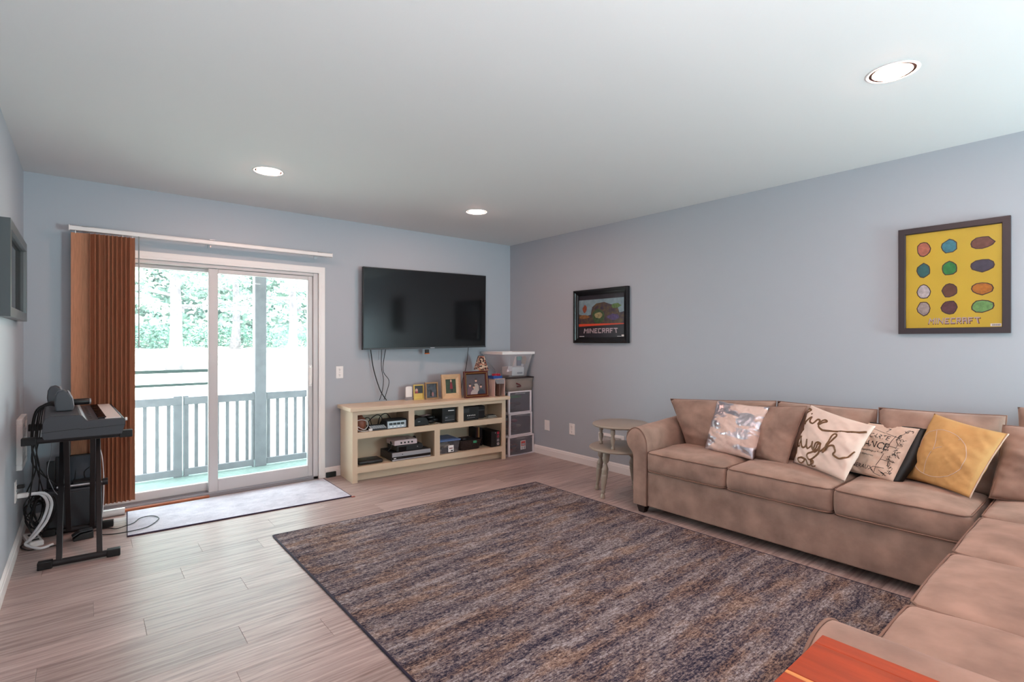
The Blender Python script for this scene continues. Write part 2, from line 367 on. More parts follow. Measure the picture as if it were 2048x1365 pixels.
# ------------------------------------------------------------------ outside: deck, railing, lawn, trees
M_deck = mat('green_deck_carpet', (134, 156, 148), .95, var=.2, vs=30, bump=.3, bs=200)
struct(box('floor_deck', M_deck, -1.6, 3.6, BW + .165, 6.32, -.12, -.05)).name = 'deck'
M_post = mat('weathered_grey_wood', (116, 110, 116), .8, var=.15, vs=12, bump=.1, bs=60)
struct(box('unseen_porch_roof', M_post, -1.6, 3.6, BW + .17, 6.45, 2.34, 2.46)).name = 'unseen_porch_roof'  # slab out of view, added to shade the porch
pp = thing('porch_post', 'tall grey wooden porch post seen through the right glass pane', 'post', (1.467, 6.09, -.05))
box('post_shaft', M_post, 1.409, 1.525, 6.03, 6.15, -.05, 2.34, pp, True, bevel=.006)
box('post_bracket', M_steel, 1.395, 1.409, 6.02, 6.05, -.045, .03, pp, True)
rl = thing('deck_railing', 'grey wooden deck railing with balusters, left of the tall porch post', 'railing', (.75, 6.09, -.05))
rr = thing('deck_railing', 'grey wooden deck railing with balusters, right of the tall porch post', 'railing', (1.9, 6.09, -.05))
def rails(p, x0, x1, bal, posts):
    box('top_rail', M_post, x0, x1, 6.04, 6.08, .672, .748, p, True, bevel=.003); box('bottom_rail', M_post, x0, x1, 6.04, 6.08, -.035, .03, p, True)
    for bx in bal: box('baluster', M_post, bx - .016, bx + .016, 6.084, 6.112, -.0, .70, p, True, bevel=.002)
    for a, b in posts: box('rail_post', M_post, a, b, 6.05, 6.13, -.05, .76, p, True, bevel=.003)
rails(rl, -1.2, .745, [-1.1, -1.0, -.9, -.8, -.7, -.6, -.5, -.4, -.3, -.2, -.1, .0, .1, .2, .3, .443, .54, .635], [(.672, .745), (-1.3, -1.2)])
gt = thing('deck_gate', 'grey wooden gate section of the railing between the two rail posts', 'gate', (1.08, 6.09, -.05))
rails(gt, .76, 1.405, [.872, .966, 1.06, 1.154, 1.248, 1.344], [(.757, .80), (1.385, 1.405)])
MB().box(.748, .754, 6.035, 6.04, -.03, .75).obj('latch_strip', M_steel, gt, True)
rails(rr, 1.53, 3.4, [1.56 + .095 * i for i in range(19)], [(3.4, 3.5)])

def gz(x, y):
    dd = max(0, math.hypot(x, y) - 7); return -.32 + dd * .074 + .05 * noise.noise(Vector((x * .3, y * .3, 0)))
s = MB(); n = 46; gx = [-12 + 40 * i / n for i in range(n + 1)]; gy = [5.15 + 45 * (i / n) ** 1.3 for i in range(n + 1)]
for yv in gy:
    for xv in gx: s.v.append((xv, yv, gz(xv, yv)))
for j in range(n):
    for i in range(n): a = j * (n + 1) + i; s.f.append((a, a + 1, a + n + 2, a + n + 1)); s.mi.append(0)
M_grass = mat('mown_grass', (200, 198, 186), .95, var=.3, vs=3, bump=.4, bs=30)
struct(s.obj('lawn', M_grass, smooth=True))

M_leaf = mat('green_foliage', (120, 146, 130), .8, var=.4, vs=2.5, rgb2=(46, 96, 80))
M_leaf3 = mat('blue_green_needles', (150, 170, 158), .8, var=.4, vs=1.2, rgb2=(74, 104, 96))
M_leaf2 = mat('pale_foliage', (214, 222, 204), .8, var=.3, vs=2.0, rgb2=(150, 186, 160))
M_bark = mat('grey_bark', (106, 96, 102), .9, var=.35, vs=9, bump=.6, bs=20)
rng = np.random.default_rng(5)
def leafcloud(name, clumps, m, parent, size=.09, asp=.45, world=True):
    """clumps: (cx,cy,cz, rx,ry,rz, count); leaves as small quads"""
    V = []
    for cx, cy, cz, rx, ry, rz, cnt in clumps:
        q = rng.normal(size=(cnt, 3)); q /= np.linalg.norm(q, axis=1)[:, None]; q *= rng.uniform(.35, 1, (cnt, 1)) ** .6
        c = q * (rx, ry, rz) + (cx, cy, cz)
        a = rng.normal(size=(cnt, 3)); a[:, 2] *= .5; a /= np.linalg.norm(a, axis=1)[:, None]; b = np.cross(a, rng.normal(size=(cnt, 3))); b /= np.linalg.norm(b, axis=1)[:, None]
        sz = rng.uniform(.6, 1.3, (cnt, 1)) * size
        V.append(np.stack([c - a * sz, c - b * sz * asp, c + a * sz, c + b * sz * asp], 1).reshape(-1, 3))
    V = np.concatenate(V); nq = len(V) // 4
    me = bpy.data.meshes.new(name); me.vertices.add(len(V)); me.vertices.foreach_set('co', V.ravel())
    me.loops.add(nq * 4); me.loops.foreach_set('vertex_index', np.arange(nq * 4)); me.polygons.add(nq)
    me.polygons.foreach_set('loop_start', np.arange(nq) * 4); me.polygons.foreach_set('loop_total', np.full(nq, 4)); me.update(calc_edges=True)
    o = link(name, me, m, parent, world); o['kind'] = 'stuff'; return o
def pine(px, dist, h, label, rad, seed, leafm, dens=1.0):
    random.seed(seed); g = at(px, 690, 'z', 1.0); g = Vector((g.x, g.y, 0)).normalized() * dist; bx, by = g.x, g.y; bz = gz(bx, by) - .05
    t = thing('pine_tree', label, 'tree', (bx, by, bz), group='trees beyond the lawn')
    s = MB(); pts = [(bx + .06 * math.sin(k), by, bz + h * k / 8) for k in range(9)]
    s.tube(pts, [rad * 1.5 if k == 0 else rad * (1.05 - .11 * k) for k in range(9)], 10)
    cl = []
    for k in range(15):
        z = bz + h * (.24 + .76 * k / 15); a = k * 2.4 + rnd(-.3, .3); L_ = (1 - k / 17) * rnd(1.6, 2.8)
        ex, ey = bx + math.cos(a) * L_, by + math.sin(a) * L_
        s.tube([(bx, by, z), ((bx + ex) / 2, (by + ey) / 2, z + .22), (ex, ey, z - .1)], [.05, .035, .012], 5)
        for q in (.45, .7, .95):
            cl.append((bx + math.cos(a) * L_ * q, by + math.sin(a) * L_ * q, z + .22 - .35 * q * q, .45, .45, .17, int(95 * dens)))
    s.obj('trunk', M_bark, t, True, smooth=True)
    leafcloud('foliage', cl, leafm, t)
    return t
pine(348, 17.2, 7.5, 'large pine with a thick pale trunk seen through the left glass pane', .17, 3, M_leaf3)
pine(583, 19.0, 7.5, 'pine with a grey trunk seen through the right glass pane, right of the porch post', .15, 9, M_leaf3)
pine(470, 24.5, 8.5, 'pine standing farther back between the two near trunks', .16, 12, M_leaf3, 1.3)
pine(215, 20.0, 8.0, 'pine farthest left, partly behind the brown blinds', .16, 15, M_leaf2)
pine(700, 22.0, 8.0, 'pine farthest right, hidden behind the wall beside the door', .16, 16, M_leaf2)
cl = []
random.seed(4)
for i in range(46):
    g = at(150 + i * 13, 690, 'z', 1.0); dd = 25.5 + rnd(-.8, .8); g = Vector((g.x, g.y, 0)).normalized() * dd
    cl.append((g.x, g.y, gz(g.x, g.y) + .35, .6, .6, .6, 260))
hd = leafcloud('hedge', cl, M_leaf, None, .08); tag(hd, 'low dark green hedge running behind the tree trunks', 'hedge')
cl = []
for i in range(150):
    g = at(120 + rnd(0, 640), 690, 'z', 1.0); dd = 31 + rnd(-1.5, 2.5); g = Vector((g.x, g.y, 0)).normalized() * dd
    cl.append((g.x, g.y, gz(g.x, g.y) + rnd(.3, 8.5), 1.5, 1.5, .75, 150))
wd = leafcloud('woodland', cl, M_leaf3, None, .2, .6); tag(wd, 'pale sunlit woodland foliage far behind the hedge', 'woodland')
random.seed(11)

# ------------------------------------------------------------------ vertical blinds
M_vane = mat('brown_wood_look_vane', (192, 132, 100), .75, var=.14, vs=30, stretch=(6, 6, .4))
vb = thing('vertical_blinds', 'brown wood-look vertical blinds stacked left under a white head rail', 'blinds', (.1, BW - .12, 0))
YB = BW - .115
s = MB(); s.prism([(YB - .022, 2.104), (YB + .022, 2.104), (YB + .022, 2.132), (YB + .012, 2.137), (YB - .012, 2.137), (YB - .022, 2.132)], -.09, 1.79, 'x')
s.box(-.092, -.086, YB - .024, YB + .024, 2.101, 2.139); s.box(1.788, 1.794, YB - .024, YB + .024, 2.101, 2.139)
s.obj('head_rail', M_trim, vb, True, bevel=.002, seg=1)
for bxx in (.0, .80, 1.68):
    MB().box(bxx - .018, bxx + .018, YB - .028, BW, 2.1365, 2.141).box(bxx - .015, bxx + .015, BW - .004, BW, 2.09, 2.141).obj('bracket', M_steel, vb, True)
def vane(cx, ang, wd_=.089):
    s = MB(); n = 6; pts = []
    for i in range(n + 1):
        u = (i / n - .5) * wd_; b = .006 * (1 - (2 * i / n - 1) ** 2); pts.append((u, b))
    pts += [(u, b - .0012) for u, b in pts[::-1]]
    ca, sa = math.cos(ang), math.sin(ang); poly = [(cx + u * ca - b * sa, YB + u * sa + b * ca) for u, b in pts]
    z0 = .112; s.prism(poly, z0, 2.09, 'z'); return s.obj('vane', M_vane, vb, True, auto=True)
vane(-.036, math.radians(-12)); vane(-.02, math.radians(-25))
for i in range(19): vane(.012 + i * .0128, math.radians(-58 + (16 if i % 2 else -14) + (12 if i in (6, 7) else 0) + rnd(-3, 3)))
vane(.252, math.radians(-35))
for cxh in (-.055, .215, .275): MB().tube([(cxh, YB, 2.106), (cxh, YB, 2.085)], .0035, 6).obj('vane_hook', M_plate, vb, True)
MB().tube([(.312, YB - .018, 2.105), (.312, YB - .018, 1.265)], .004, 8).obj('tilt_wand', mat('clear_grey_wand', (150, 158, 158), .25), vb, True, smooth=True)

# ------------------------------------------------------------------ rugs
M_rug = rug_mat('navy_distressed_rug', [(.405, (20, 22, 38)), (.45, (52, 50, 68)), (.48, (92, 84, 92)), (.51, (128, 112, 108)), (.54, (146, 138, 138)), (.585, (180, 172, 176)), (.65, (208, 204, 208))], .8, 6.0, .12, 62, bw=1.0)
rg = thing('area_rug', 'large distressed navy, grey and tan area rug in front of the sofa', 'rug', (2.1, 2.1, 0))
RX0, RX1, RYn, RYf = .967, 3.20, .62, 3.60
def sheet(x0, x1, y0, y1, z, rag=0):
    s = MB(); nx, ny = 24, 30
    for j in range(ny + 1):
        for i in range(nx + 1):
            u, v = i / nx, j / ny; s.v.append((x0 + (x1 - x0) * u, y0 + (y1 - y0) * v + rag * u, z + .0006 * math.sin(u * 9 + v * 7)))
    for j in range(ny):
        for i in range(nx): a = j * (nx + 1) + i; s.f.append((a, a + 1, a + nx + 2, a + nx + 1)); s.mi.append(0)
    return s
s = MB().prism([(RX0, RYn), (RX1, RYn), (3.195, 3.50), (.967, 3.665)], .0005, .010, 'z'); s.obj('pile', M_rug, rg, True, bevel=.003, seg=2)
bd = MB(); ed = [(RX0, RYn, .007), (RX1, RYn, .007), (3.195, 3.50, .007), (.967, 3.665, .007)]
for a, b in zip(ed, ed[1:] + ed[:1]): bd.tube([a, b], .0055, 6)
bd.obj('binding', mat('dark_binding', (48, 42, 60), .9), rg, True, smooth=True)
M_mat = rug_mat('pale_distressed_mat', [(.34, (150, 148, 162)), (.45, (186, 184, 196)), (.52, (212, 210, 220)), (.62, (232, 230, 238))], 2.5, 3.5, .3, 220)
mt = thing('door_mat', 'pale lavender-grey distressed runner on the floor at the patio door', 'rug', (.98, 4.55, 0))
mc = [(.216, 4.279), (1.721, 4.185), (1.735, 4.88), (.245, 4.888)]
MB().prism(mc, .0005, .008, 'z').obj('pile', M_mat, mt, True, bevel=.002, seg=1)
bd = MB(); bd.tube([(*mc[3], .0055), (*mc[0], .0055), (*mc[1], .0055), (*mc[2], .0055)], .005, 6); bd.obj('binding', mat('dark_purple_binding', (58, 44, 66), .9), mt, True)

# ------------------------------------------------------------------ wall plates, vent, heater
def plate(label, name, wall, c, z, kind, wd_=.072, ht=.118):
    t = thing(name, label, 'outlet' if kind != 'blank' else 'cover plate', {'b': (c, BW, z), 'r': (RW, c, z), 'l': (LW, c, z)}[wall], {'b': 0, 'r': -math.pi / 2, 'l': math.pi / 2}[wall])
    box('cover', M_plate, -wd_ / 2, wd_ / 2, -.006, 0, -ht / 2, ht / 2, t, bevel=.002, seg=2)
    if kind == 'duplex':
        for dz in (-.027, .027):
            r_ = MB().prism([(.014 * math.cos(a) if abs(math.cos(a)) < .9 else .013 * math.copysign(1, math.cos(a)), dz + .016 * math.sin(a)) for a in [i * math.pi / 8 for i in range(16)]], -.0085, -.006, 'y').obj('receptacle', M_plate, t)
            MB().box(-.007, -.005, -.009, -.0084, dz - .003, dz + .008).box(.005, .007, -.009, -.0084, dz - .003, dz + .006).box(-.0025, .0025, -.009, -.0084, dz - .012, dz - .007).obj('slots', M_black, r_)
        MB().tube([(0, -.0085, 0), (0, -.006, 0)], .003, 8).obj('screw', M_steel, t)
    if kind == 'switch':
        MB().box(-.005, .005, -.016, -.006, -.006, .012).obj('toggle', M_plate, t, bevel=.001)
        for dz in (-.03, .03): MB().tube([(0, -.0075, dz), (0, -.006, dz)], .003, 8).obj('screw', M_steel, t)
    return t
plate('white duplex outlet on the back wall right of the patio door', 'wall_outlet', 'b', 1.911, 1.006, 'duplex')
plate('blank white cover plate low on the right wall, nearest the corner', 'cover_plate', 'r', 4.268, .345, 'blank', .078, .116)
plate('white duplex outlet low on the right wall between blank plate and side table', 'wall_outlet', 'r', 3.875, .351, 'duplex', .08, .12)
plate('white outlet low on the left wall with two plugs in it', 'wall_outlet', 'l', 4.38, .385, 'duplex', .078, .13)
vt = thing('wall_vent', 'white louvred wall vent behind the round side table', 'vent', (RW, 3.33, .30), -math.pi / 2)
s = MB(); s.box(-.165, .165, -.012, 0, .045, .075); s.box(-.165, .165, -.012, 0, -.075, -.045); s.box(-.165, -.13, -.012, 0, -.045, .045); s.box(.13, .165, -.012, 0, -.045, .045); s.obj('vent_frame', M_plate, vt, bevel=.002, seg=1)
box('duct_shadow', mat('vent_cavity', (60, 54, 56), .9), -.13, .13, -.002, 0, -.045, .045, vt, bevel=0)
for i in range(21): box('louvre', M_plate, -.122 + i * .0122 - .002, -.122 + i * .0122 + .002, -.01, -.002, -.045, .045, vt, bevel=0)
for z_ in (-.02, .02): box('crossbar', M_plate, -.13, .13, -.008, -.004, z_ - .001, z_ + .001, vt, bevel=0)
ht = thing('wall_heater', 'white louvred register on the left wall behind the keyboard', 'vent', (LW, 4.60, .66), math.pi / 2)
s = MB(); s.box(-.17, .17, -.03, 0, .125, .16); s.box(-.17, .17, -.03, 0, -.16, -.125); s.box(-.17, -.13, -.03, 0, -.125, .125); s.box(.13, .17, -.03, 0, -.125, .125); s.obj('register_frame', M_plate, ht, bevel=.004, seg=2)
for i in range(16): box('slat', M_plate, -.13, .13, -.024, -.006, -.118 + i * .0155, -.114 + i * .0155, ht, bevel=0)
box('backing', mat('register_cavity', (120, 122, 126), .8), -.13, .13, -.004, 0, -.125, .125, ht, bevel=0)

# ------------------------------------------------------------------ framed pictures
def frame_box(t, x0, x1, z0, z1, wd_, dp, m, name='frame', steps=None):
    """mitred frame in the local xz plane facing -y"""
    prof = steps or [(0, 0), (0, -dp), (wd_ * .9, -dp), (wd_, -dp * .7), (wd_, 0)]
    s = MB(); k = len(prof); cor = [(x0, z0, 1, 1), (x1, z0, -1, 1), (x1, z1, -1, -1), (x0, z1, 1, -1)]
    for (cx, cz, sx, sz) in cor:
        for a, b in prof: s.v.append((cx + sx * a, b, cz + sz * a))
    for c in range(4):
        for i in range(k): a = c * k; b = ((c + 1) % 4) * k; s.f.append((a + i, a + (i + 1) % k, b + (i + 1) % k, b + i)); s.mi.append(0)
    return s.obj(name, m, t)
PIX = {'M': ['10001', '11011', '10101', '10001', '10001'], 'I': ['1'] * 5, 'N': ['10001', '11001', '10101', '10011', '10001'], 'E': ['1111', '1000', '1110', '1000', '1111'], 'C': ['1111', '1000', '1000', '1000', '1111'],
       'R': ['1111', '1001', '1111', '1010', '1001'], 'A': ['1111', '1001', '1111', '1001', '1001'], 'F': ['1111', '1000', '1110', '1000', '1000'], 'T': ['11111', '00100', '00100', '00100', '00100']}
def blockword(word, x0, x1, z0, z1, y, slant=0, flare=0):
    tot = sum(len(PIX[c][0]) + 1 for c in word) - 1; u = (x1 - x0) / tot; hh = (z1 - z0) / 5; s = MB(); x = x0
    for c in word:
        for r_, rw in enumerate(PIX[c]):
            for q, v in enumerate(rw):
                if v == '1':
                    a, b = x + q * u, x + (q + 1) * u * 1.0; za, zb = z1 - (r_ + 1) * hh, z1 - r_ * hh
                    f = lambda X, Z: X + ((x0 + x1) / 2 - X) * (-flare) * (1 - (Z - z0) / (z1 - z0))
                    s.add([(f(a, za), y, za), (f(b, za), y, za), (f(b, zb), y, zb), (f(a, zb), y, zb)], [(0, 1, 2, 3)])
        x += (len(PIX[c][0]) + 1) * u
    return s
def blob(s, cx, cz, rx, rz, y, n=14, seed=0, jag=.12, mi=0):
    rr_ = random.Random(seed); pts = [(cx + rx * math.cos(2 * math.pi * i / n) * (1 + rr_.uniform(-jag, jag)), y, cz + rz * math.sin(2 * math.pi * i / n) * (1 + rr_.uniform(-jag, jag))) for i in range(n)]
    s.add(pts, [tuple(range(n))], mi)
# yellow poster, right wall : y .431.. .954, z 1.358..2.029
pa, pb, pz0, pz1 = .4295, .9545, 1.357, 2.029
pc = (pa + pb) / 2
t = thing('yellow_poster', 'large yellow poster in a wide dark brown frame on the right wall above the sofa', 'framed poster', (RW, pc, 0), -math.pi / 2)
hw = (pb - pa) / 2
fw_ = .037
frame_box(t, -hw, hw, pz0, pz1, fw_, .026, mat('dark_brown_frame', (52, 42, 46), .45))
yp = box('poster_sheet', mat('yellow_poster_paper', (222, 192, 62), .45, var=.1, vs=3), -hw + fw_ - .002, hw - fw_ + .002, -.008, -.004, pz0 + fw_ - .002, pz1 - fw_ + .002, t, bevel=0)
Y1 = -.0085; iw = hw - fw_; ih0, ih1 = pz0 + fw_, pz1 - fw_
MXL = [mat('print_%s' % n, c, .45, var=.25, vs=60) for n, c in (('rose', (196, 120, 100)), ('sky_blue', (66, 140, 160)), ('brown', (128, 84, 74)), ('teal', (52, 110, 112)), ('green', (52, 140, 74)), ('slate', (74, 72, 92)), ('pale_grey', (205, 198, 204)), ('umber', (112, 74, 60)), ('amber', (196, 124, 40)), ('ash', (172, 160, 160)), ('plum', (104, 66, 74)), ('mint', (120, 172, 104)))]
rows = [1.895, 1.745, 1.60, 1.46 + .0]; cols = [-iw * .60, 0.0 - .01, iw * .62]
rowz = [ih1 - .10, ih1 - .235, ih1 - .37, ih1 - .475]
k = 0
for r_ in range(4):
    for c_ in range(3):
        s = MB(); rw_, rh_ = ((.030, .042), (.034, .040), (.048, .034))[c_]
        s2 = MB(); blob(s2, cols[c_], rowz[r_], rw_ * 1.06 + .003, rh_ + .004, Y1, 12, k, .10); s2.obj('printed_outline', mat('print_dark_line', (70, 50, 50), .5), yp)
        blob(s, cols[c_], rowz[r_], rw_, rh_ * .96, Y1 - .0005, 12, k, .10); s.obj('printed_patch', MXL[k], yp); k += 1
wz = ih0 + .035
blockword('MINECRAFT', -.107, .133, wz - .015, wz + .022, Y1, flare=.06).obj('lettering_shadow', mat('print_maroon', (104, 62, 60), .5), yp)
blockword('MINECRAFT', -.105, .128, wz - .010, wz + .026, Y1 - .0006, flare=.06).obj('lettering', mat('print_stone_grey', (196, 176, 176), .5), yp)
MB().add([(iw - .05, Y1, ih0 + .004), (iw - .004, Y1, ih0 + .004), (iw - .004, Y1, ih0 + .02), (iw - .05, Y1, ih0 + .02)], [(0, 1, 2, 3)]).obj('print_label', M_plate, yp)
s = MB(); 
for i in range(9): s.add([(iw - .042 + i * .004, Y1 - .0004, ih0 + .006), (iw - .040 + i * .004, Y1 - .0004, ih0 + .006), (iw - .040 + i * .004, Y1 - .0004, ih0 + .017), (iw - .042 + i * .004, Y1 - .0004, ih0 + .017)], [(0, 1, 2, 3)])
s.obj('label_stripes', M_dgrey, yp)
box('glazing', M_pglass, -iw, iw, -.0145, -.013, ih0, ih1, t, bevel=0)

# small black framed poster, right wall: y 3.10..3.83, z 1.29..1.848
pa, pb, pz0, pz1 = 3.106, 3.829, 1.291, 1.849; pc = (pa + pb) / 2; hw = (pb - pa) / 2
t = thing('landscape_poster', 'landscape poster with an orange stripe in a black frame on the right wall', 'framed poster', (RW, pc, 0), -math.pi / 2)
fw_ = .06
frame_box(t, -hw, hw, pz0, pz1, fw_, .03, mat('black_satin_frame', (20, 19, 22), .25), steps=[(0, 0), (0, -.034), (.012, -.04), (.026, -.036), (.03, -.026), (.048, -.022), (.052, -.016), (.06, -.014), (.06, 0)])
iw = hw - fw_; ih0, ih1 = pz0 + fw_, pz1 - fw_
bp_ = box('poster_sheet', mat('charcoal_print', (46, 44, 54), .4, var=.2, vs=6), -iw, iw, -.006, -.002, ih0, ih1, t, bevel=0)
Y1 = -.0066; sz0, sz1 = ih0 + .125, ih1 - .045
def q4(s, x0, x1, z0, z1, y): s.add([(x0, y, z0), (x1, y, z0), (x1, y, z1), (x0, y, z1)], [(0, 1, 2, 3)])
s = MB(); q4(s, -iw, iw, sz0, sz1, Y1); s.obj('printed_sky', mat('print_sky', (140, 168, 178), .4, var=.2, vs=20), bp_)
s = MB()
hp = [(-iw, sz0), (iw, sz0), (iw, sz0 + .13), (iw * .8, sz0 + .12), (iw * .7, sz0 + .19), (iw * .4, sz0 + .21), (iw * .15, sz0 + .235), (-iw * .2, sz0 + .225), (-iw * .38, sz0 + .19), (-iw * .45, sz0 + .11), (-iw * .7, sz0 + .10), (-iw, sz0 + .12)]
s.add([(a, Y1 - .0003, b) for a, b in hp], [tuple(range(len(hp)))]); s.obj('printed_hills', mat('print_hills', (110, 92, 60), .4, var=.5, vs=26, rgb2=(58, 48, 72)), bp_)
for cx, cz, rx, rz_, c_, sd_ in ((-iw * .72, sz0 + .175, .03, .04, (150, 74, 48), 1), (iw * .66, sz0 + .19, .06, .025, (98, 130, 66), 2), (iw * .55, sz0 + .08, .075, .03, (96, 78, 128), 3), (-iw * .1, sz0 + .09, .09, .075, (70, 96, 62), 4), (-iw * .1, sz0 + .10, .05, .03, (172, 158, 112), 5), (-iw * .75, sz0 + .09, .07, .02, (150, 104, 60), 6)):
    s = MB(); blob(s, cx, cz, rx, rz_, Y1 - .0006 - .00008 * sd_, 11, sd_, .18); s.obj('printed_patch', mat('print_mix_%d' % sd_, c_, .4, var=.35, vs=50), bp_)
s = MB(); s.add([(-iw, Y1 - .0012, sz0 - .012), (iw, Y1 - .0012, sz0 + .004), (iw, Y1 - .0012, sz0 + .014), (-iw, Y1 - .0012, sz0 + .016)], [(0, 1, 2, 3)]); s.obj('printed_stripe', mat('print_orange', (232, 82, 50), .4), bp_)
blockword('MINECRAFT', -iw * .74, iw * .72, ih0 + .042, ih0 + .092, Y1 - .0003, flare=.05).obj('lettering', mat('print_pale_pink', (205, 188, 196), .4), bp_)
s = MB(); q4(s, -iw + .006, -iw + .075, ih0 + .006, ih0 + .012, Y1 - .0003); q4(s, iw - .09, iw - .04, ih0 + .006, ih0 + .010, Y1 - .0003); q4(s, iw - .035, iw - .006, ih0 + .006, ih0 + .024, Y1 - .0003); s.obj('small_print', M_plate, bp_)
box('glazing', M_pglass, -iw, iw, -.012, -.011, ih0, ih1, t, bevel=0)

# picture on the left wall
t = thing('left_wall_picture', 'dark grey framed print on the left wall at the photo edge', 'framed picture', (LW, 4.05, 0), math.pi / 2)
frame_box(t, -.47, .47, 1.436, 1.93, .055, .045, mat('dark_grey_frame', (78, 84, 86), .3))
ip = box('picture_sheet', mat('pale_blue_mount', (150, 168, 176), .4), -.42, .42, -.012, -.006, 1.488, 1.878, t, bevel=0)
s = MB(); q4(s, -.24, .28, 1.54, 1.83, -.0126); s.obj('printed_image', mat('sepia_print', (150, 146, 140), .4, var=.4, vs=7), ip)
box('glazing', M_pglass, -.42, .42, -.02, -.019, 1.488, 1.878, t, bevel=0)

# ------------------------------------------------------------------ television
TLb, TRb = Vector((2.118, BW - .062, 1.222)), Vector((3.580, BW - .140, 1.239))
ax_ = (TRb - TLb); tw = ax_.length; rz = math.atan2(ax_.y, ax_.x)
tv = thing('television', 'large black flat screen television mounted on the back wall', 'television', (TLb.x, TLb.y, TLb.z), rz)
th = .83; tl = -.012
def tilt_box(name, m, x0, x1, y0, y1, z0, z1, p=tv, bev=.003):
    o = box(name, m, x0, x1, y0, y1, z0, z1, p, bevel=bev)
    for v in o.data.vertices:
        v.co.y += v.co.z / th * tl; v.co.z += v.co.x / tw * .018
    return o
tilt_box('housing', M_black, 0, tw, -.012, .022, 0, th)
tilt_box('screen', mat('lcd_screen', (17, 19, 21), .09, spec=.5), .008, tw - .008, -.0135, -.012, .018, th - .008, bev=0)
tilt_box('bottom_bezel', M_dgrey, 0, tw, -.015, -.012, 0, .015, bev=0)
tilt_box('maker_badge', M_silver, tw * .51, tw * .545, -.0165, -.015, .004, .012, bev=0)
tilt_box('rear_bulge', M_black, tw * .2, tw * .8, .022, .042, .08, .5)
MB().box(tw * .4, tw * .6, .04, .072, .2, .45).obj('wall_bracket', M_metal, tv)
sb = thing('sensor_box', 'tiny black box with an orange base hanging under the television', 'sensor', (0, 0, 0))
c_ = at(854, 705, 'y', BW - .12); sb.location = c_; ROOTS[sb.name] = Matrix.Translation(c_)
box('body', M_black, -.022, .022, -.012, .012, -.008, .030, sb); box('orange_base', mat('orange_plastic', (205, 104, 34), .4), -.026, .026, -.014, .014, -.018, -.008, sb)

# ------------------------------------------------------------------ media cabinet
CAB = (1.885, 4.556, 0); CR = math.radians(-4.02)
cab = thing('media_cabinet', 'long cream-painted open media cabinet with five bays below the television', 'cabinet', CAB, CR)
CMAT = Matrix.Translation(Vector(CAB)) @ Matrix.Rotation(CR, 4, 'Z')
def cw2(u, w_, z): return CMAT @ Vector((u, w_, z))
cx_ = lambda n, *b, bev=.002: box(n, M_cream, *b, parent=cab, bevel=bev)
W_, D_ = 1.716, .355
cx_('top_board', -.028, W_ + .045, -.03, D_ + .008, .660, .695, bev=.004)
cx_('side_panel', 0, .02, .02, D_, 0, .660); cx_('side_panel', W_ - .02, W_, .02, D_, 0, .660)
cx_('back_panel', .02, W_ - .02, D_ - .01, D_, .06, .660)
cx_('shelf', .02, W_ - .02, .02, D_ - .01, .440, .458); cx_('bottom_shelf', .02, W_ - .02, .02, D_ - .01, .122, .140)
cx_('divider', .838 + .02, .898 - .02, .02, D_ - .01, .14, .44)
cx_('divider', .576, .596, .02, D_ - .01, .458, .66); cx_('divider', 1.134, 1.154, .02, D_ - .01, .458, .66)
cx_('kick_board', .02, W_ - .02, .075, .093, 0, .11)
s = MB(); s.box(0, .048, 0, .02, 0, .66); s.box(1.668, W_, 0, .02, 0, .66); s.box(.048, 1.668, 0, .02, .625, .66); s.box(.048, 1.668, 0, .02, .405, .462); s.box(.048, 1.668, 0, .02, .087, .145)
s.box(.556, .616, 0, .02, .462, .625); s.box(1.113, 1.176, 0, .02, .462, .625); s.box(.838, .898, 0, .02, .145, .405)
s.obj('face_frame', M_cream, cab)

def inner(name, label, cat, u, w_, z, rz=0, group=None):
    p = cw2(u, w_, z); return thing(name, label, cat, tuple(p), CR + rz, group)
# --- upper left bay
t = inner('copper_vase', 'rounded copper-brown vase at the left end of the upper shelf', 'vase', .115, .13, .459)
MB().lathe([(.02, 0), (.036, .006), (.055, .04), (.058, .075), (.045, .115), (.028, .13), (.022, .145), (.016, .145), (.016, .13)], (0, 0), 24).obj('vessel', mat('copper_clay', (150, 92, 72), .45, var=.2, vs=12), t, smooth=True)
t = inner('white_cable_loop', 'loop of white charging cable in front of the copper vase', 'cable', .12, .05, .459)
MB().tube(smoothpath([(-.06, -.01, .11), (-.02, -.014, .115), (.025, -.014, .10), (.04, -.014, .06), (.01, -.014, .022), (-.03, -.012, .035), (-.055, -.005, .05), (-.05, 0, .02), (0, 0, .004), (.06, .0, .004)]), .0032, 6).obj('wire', M_wcord, t, smooth=True)
box('plug', M_plate, .05, .085, -.012, .012, 0, .022, t)
t = inner('keypad_phone', 'grey desk keypad with rows of white keys on the upper left shelf', 'keypad', .27, .10, .459)
MB().prism([(-.06, 0), (.055, 0), (.055, .042), (-.06, .012)], -.085, .085, 'x').obj('body', M_dgrey, t, bevel=.003)
for r_ in range(4):
    for c_ in range(7):
        x_, y_ = -.068 + c_ * .0225, -.045 + r_ * .018; z_ = .013 + (y_ + .06) * .26
        MB().box(x_ - .009, x_ + .009, y_ - .007, y_ + .007, z_, z_ + .006).obj('key', mat('pale_key', (200, 200, 204), .5), t)
t = inner('clock_radio', 'silver front clock radio with dark display on the upper left shelf', 'radio', .455, .10, .459)
MB().prism([(-.055, 0), (.09, 0), (.09, .085), (-.035, .085), (-.05, .07)], -.108, .108, 'x').obj('body', M_dgrey, t, bevel=.008)
s = MB(); s.prism([(-.058, .006), (-.055, .006), (-.048, .072), (-.051, .072)], -.098, .098, 'x'); fpn = s.obj('front_panel', M_silver, t)
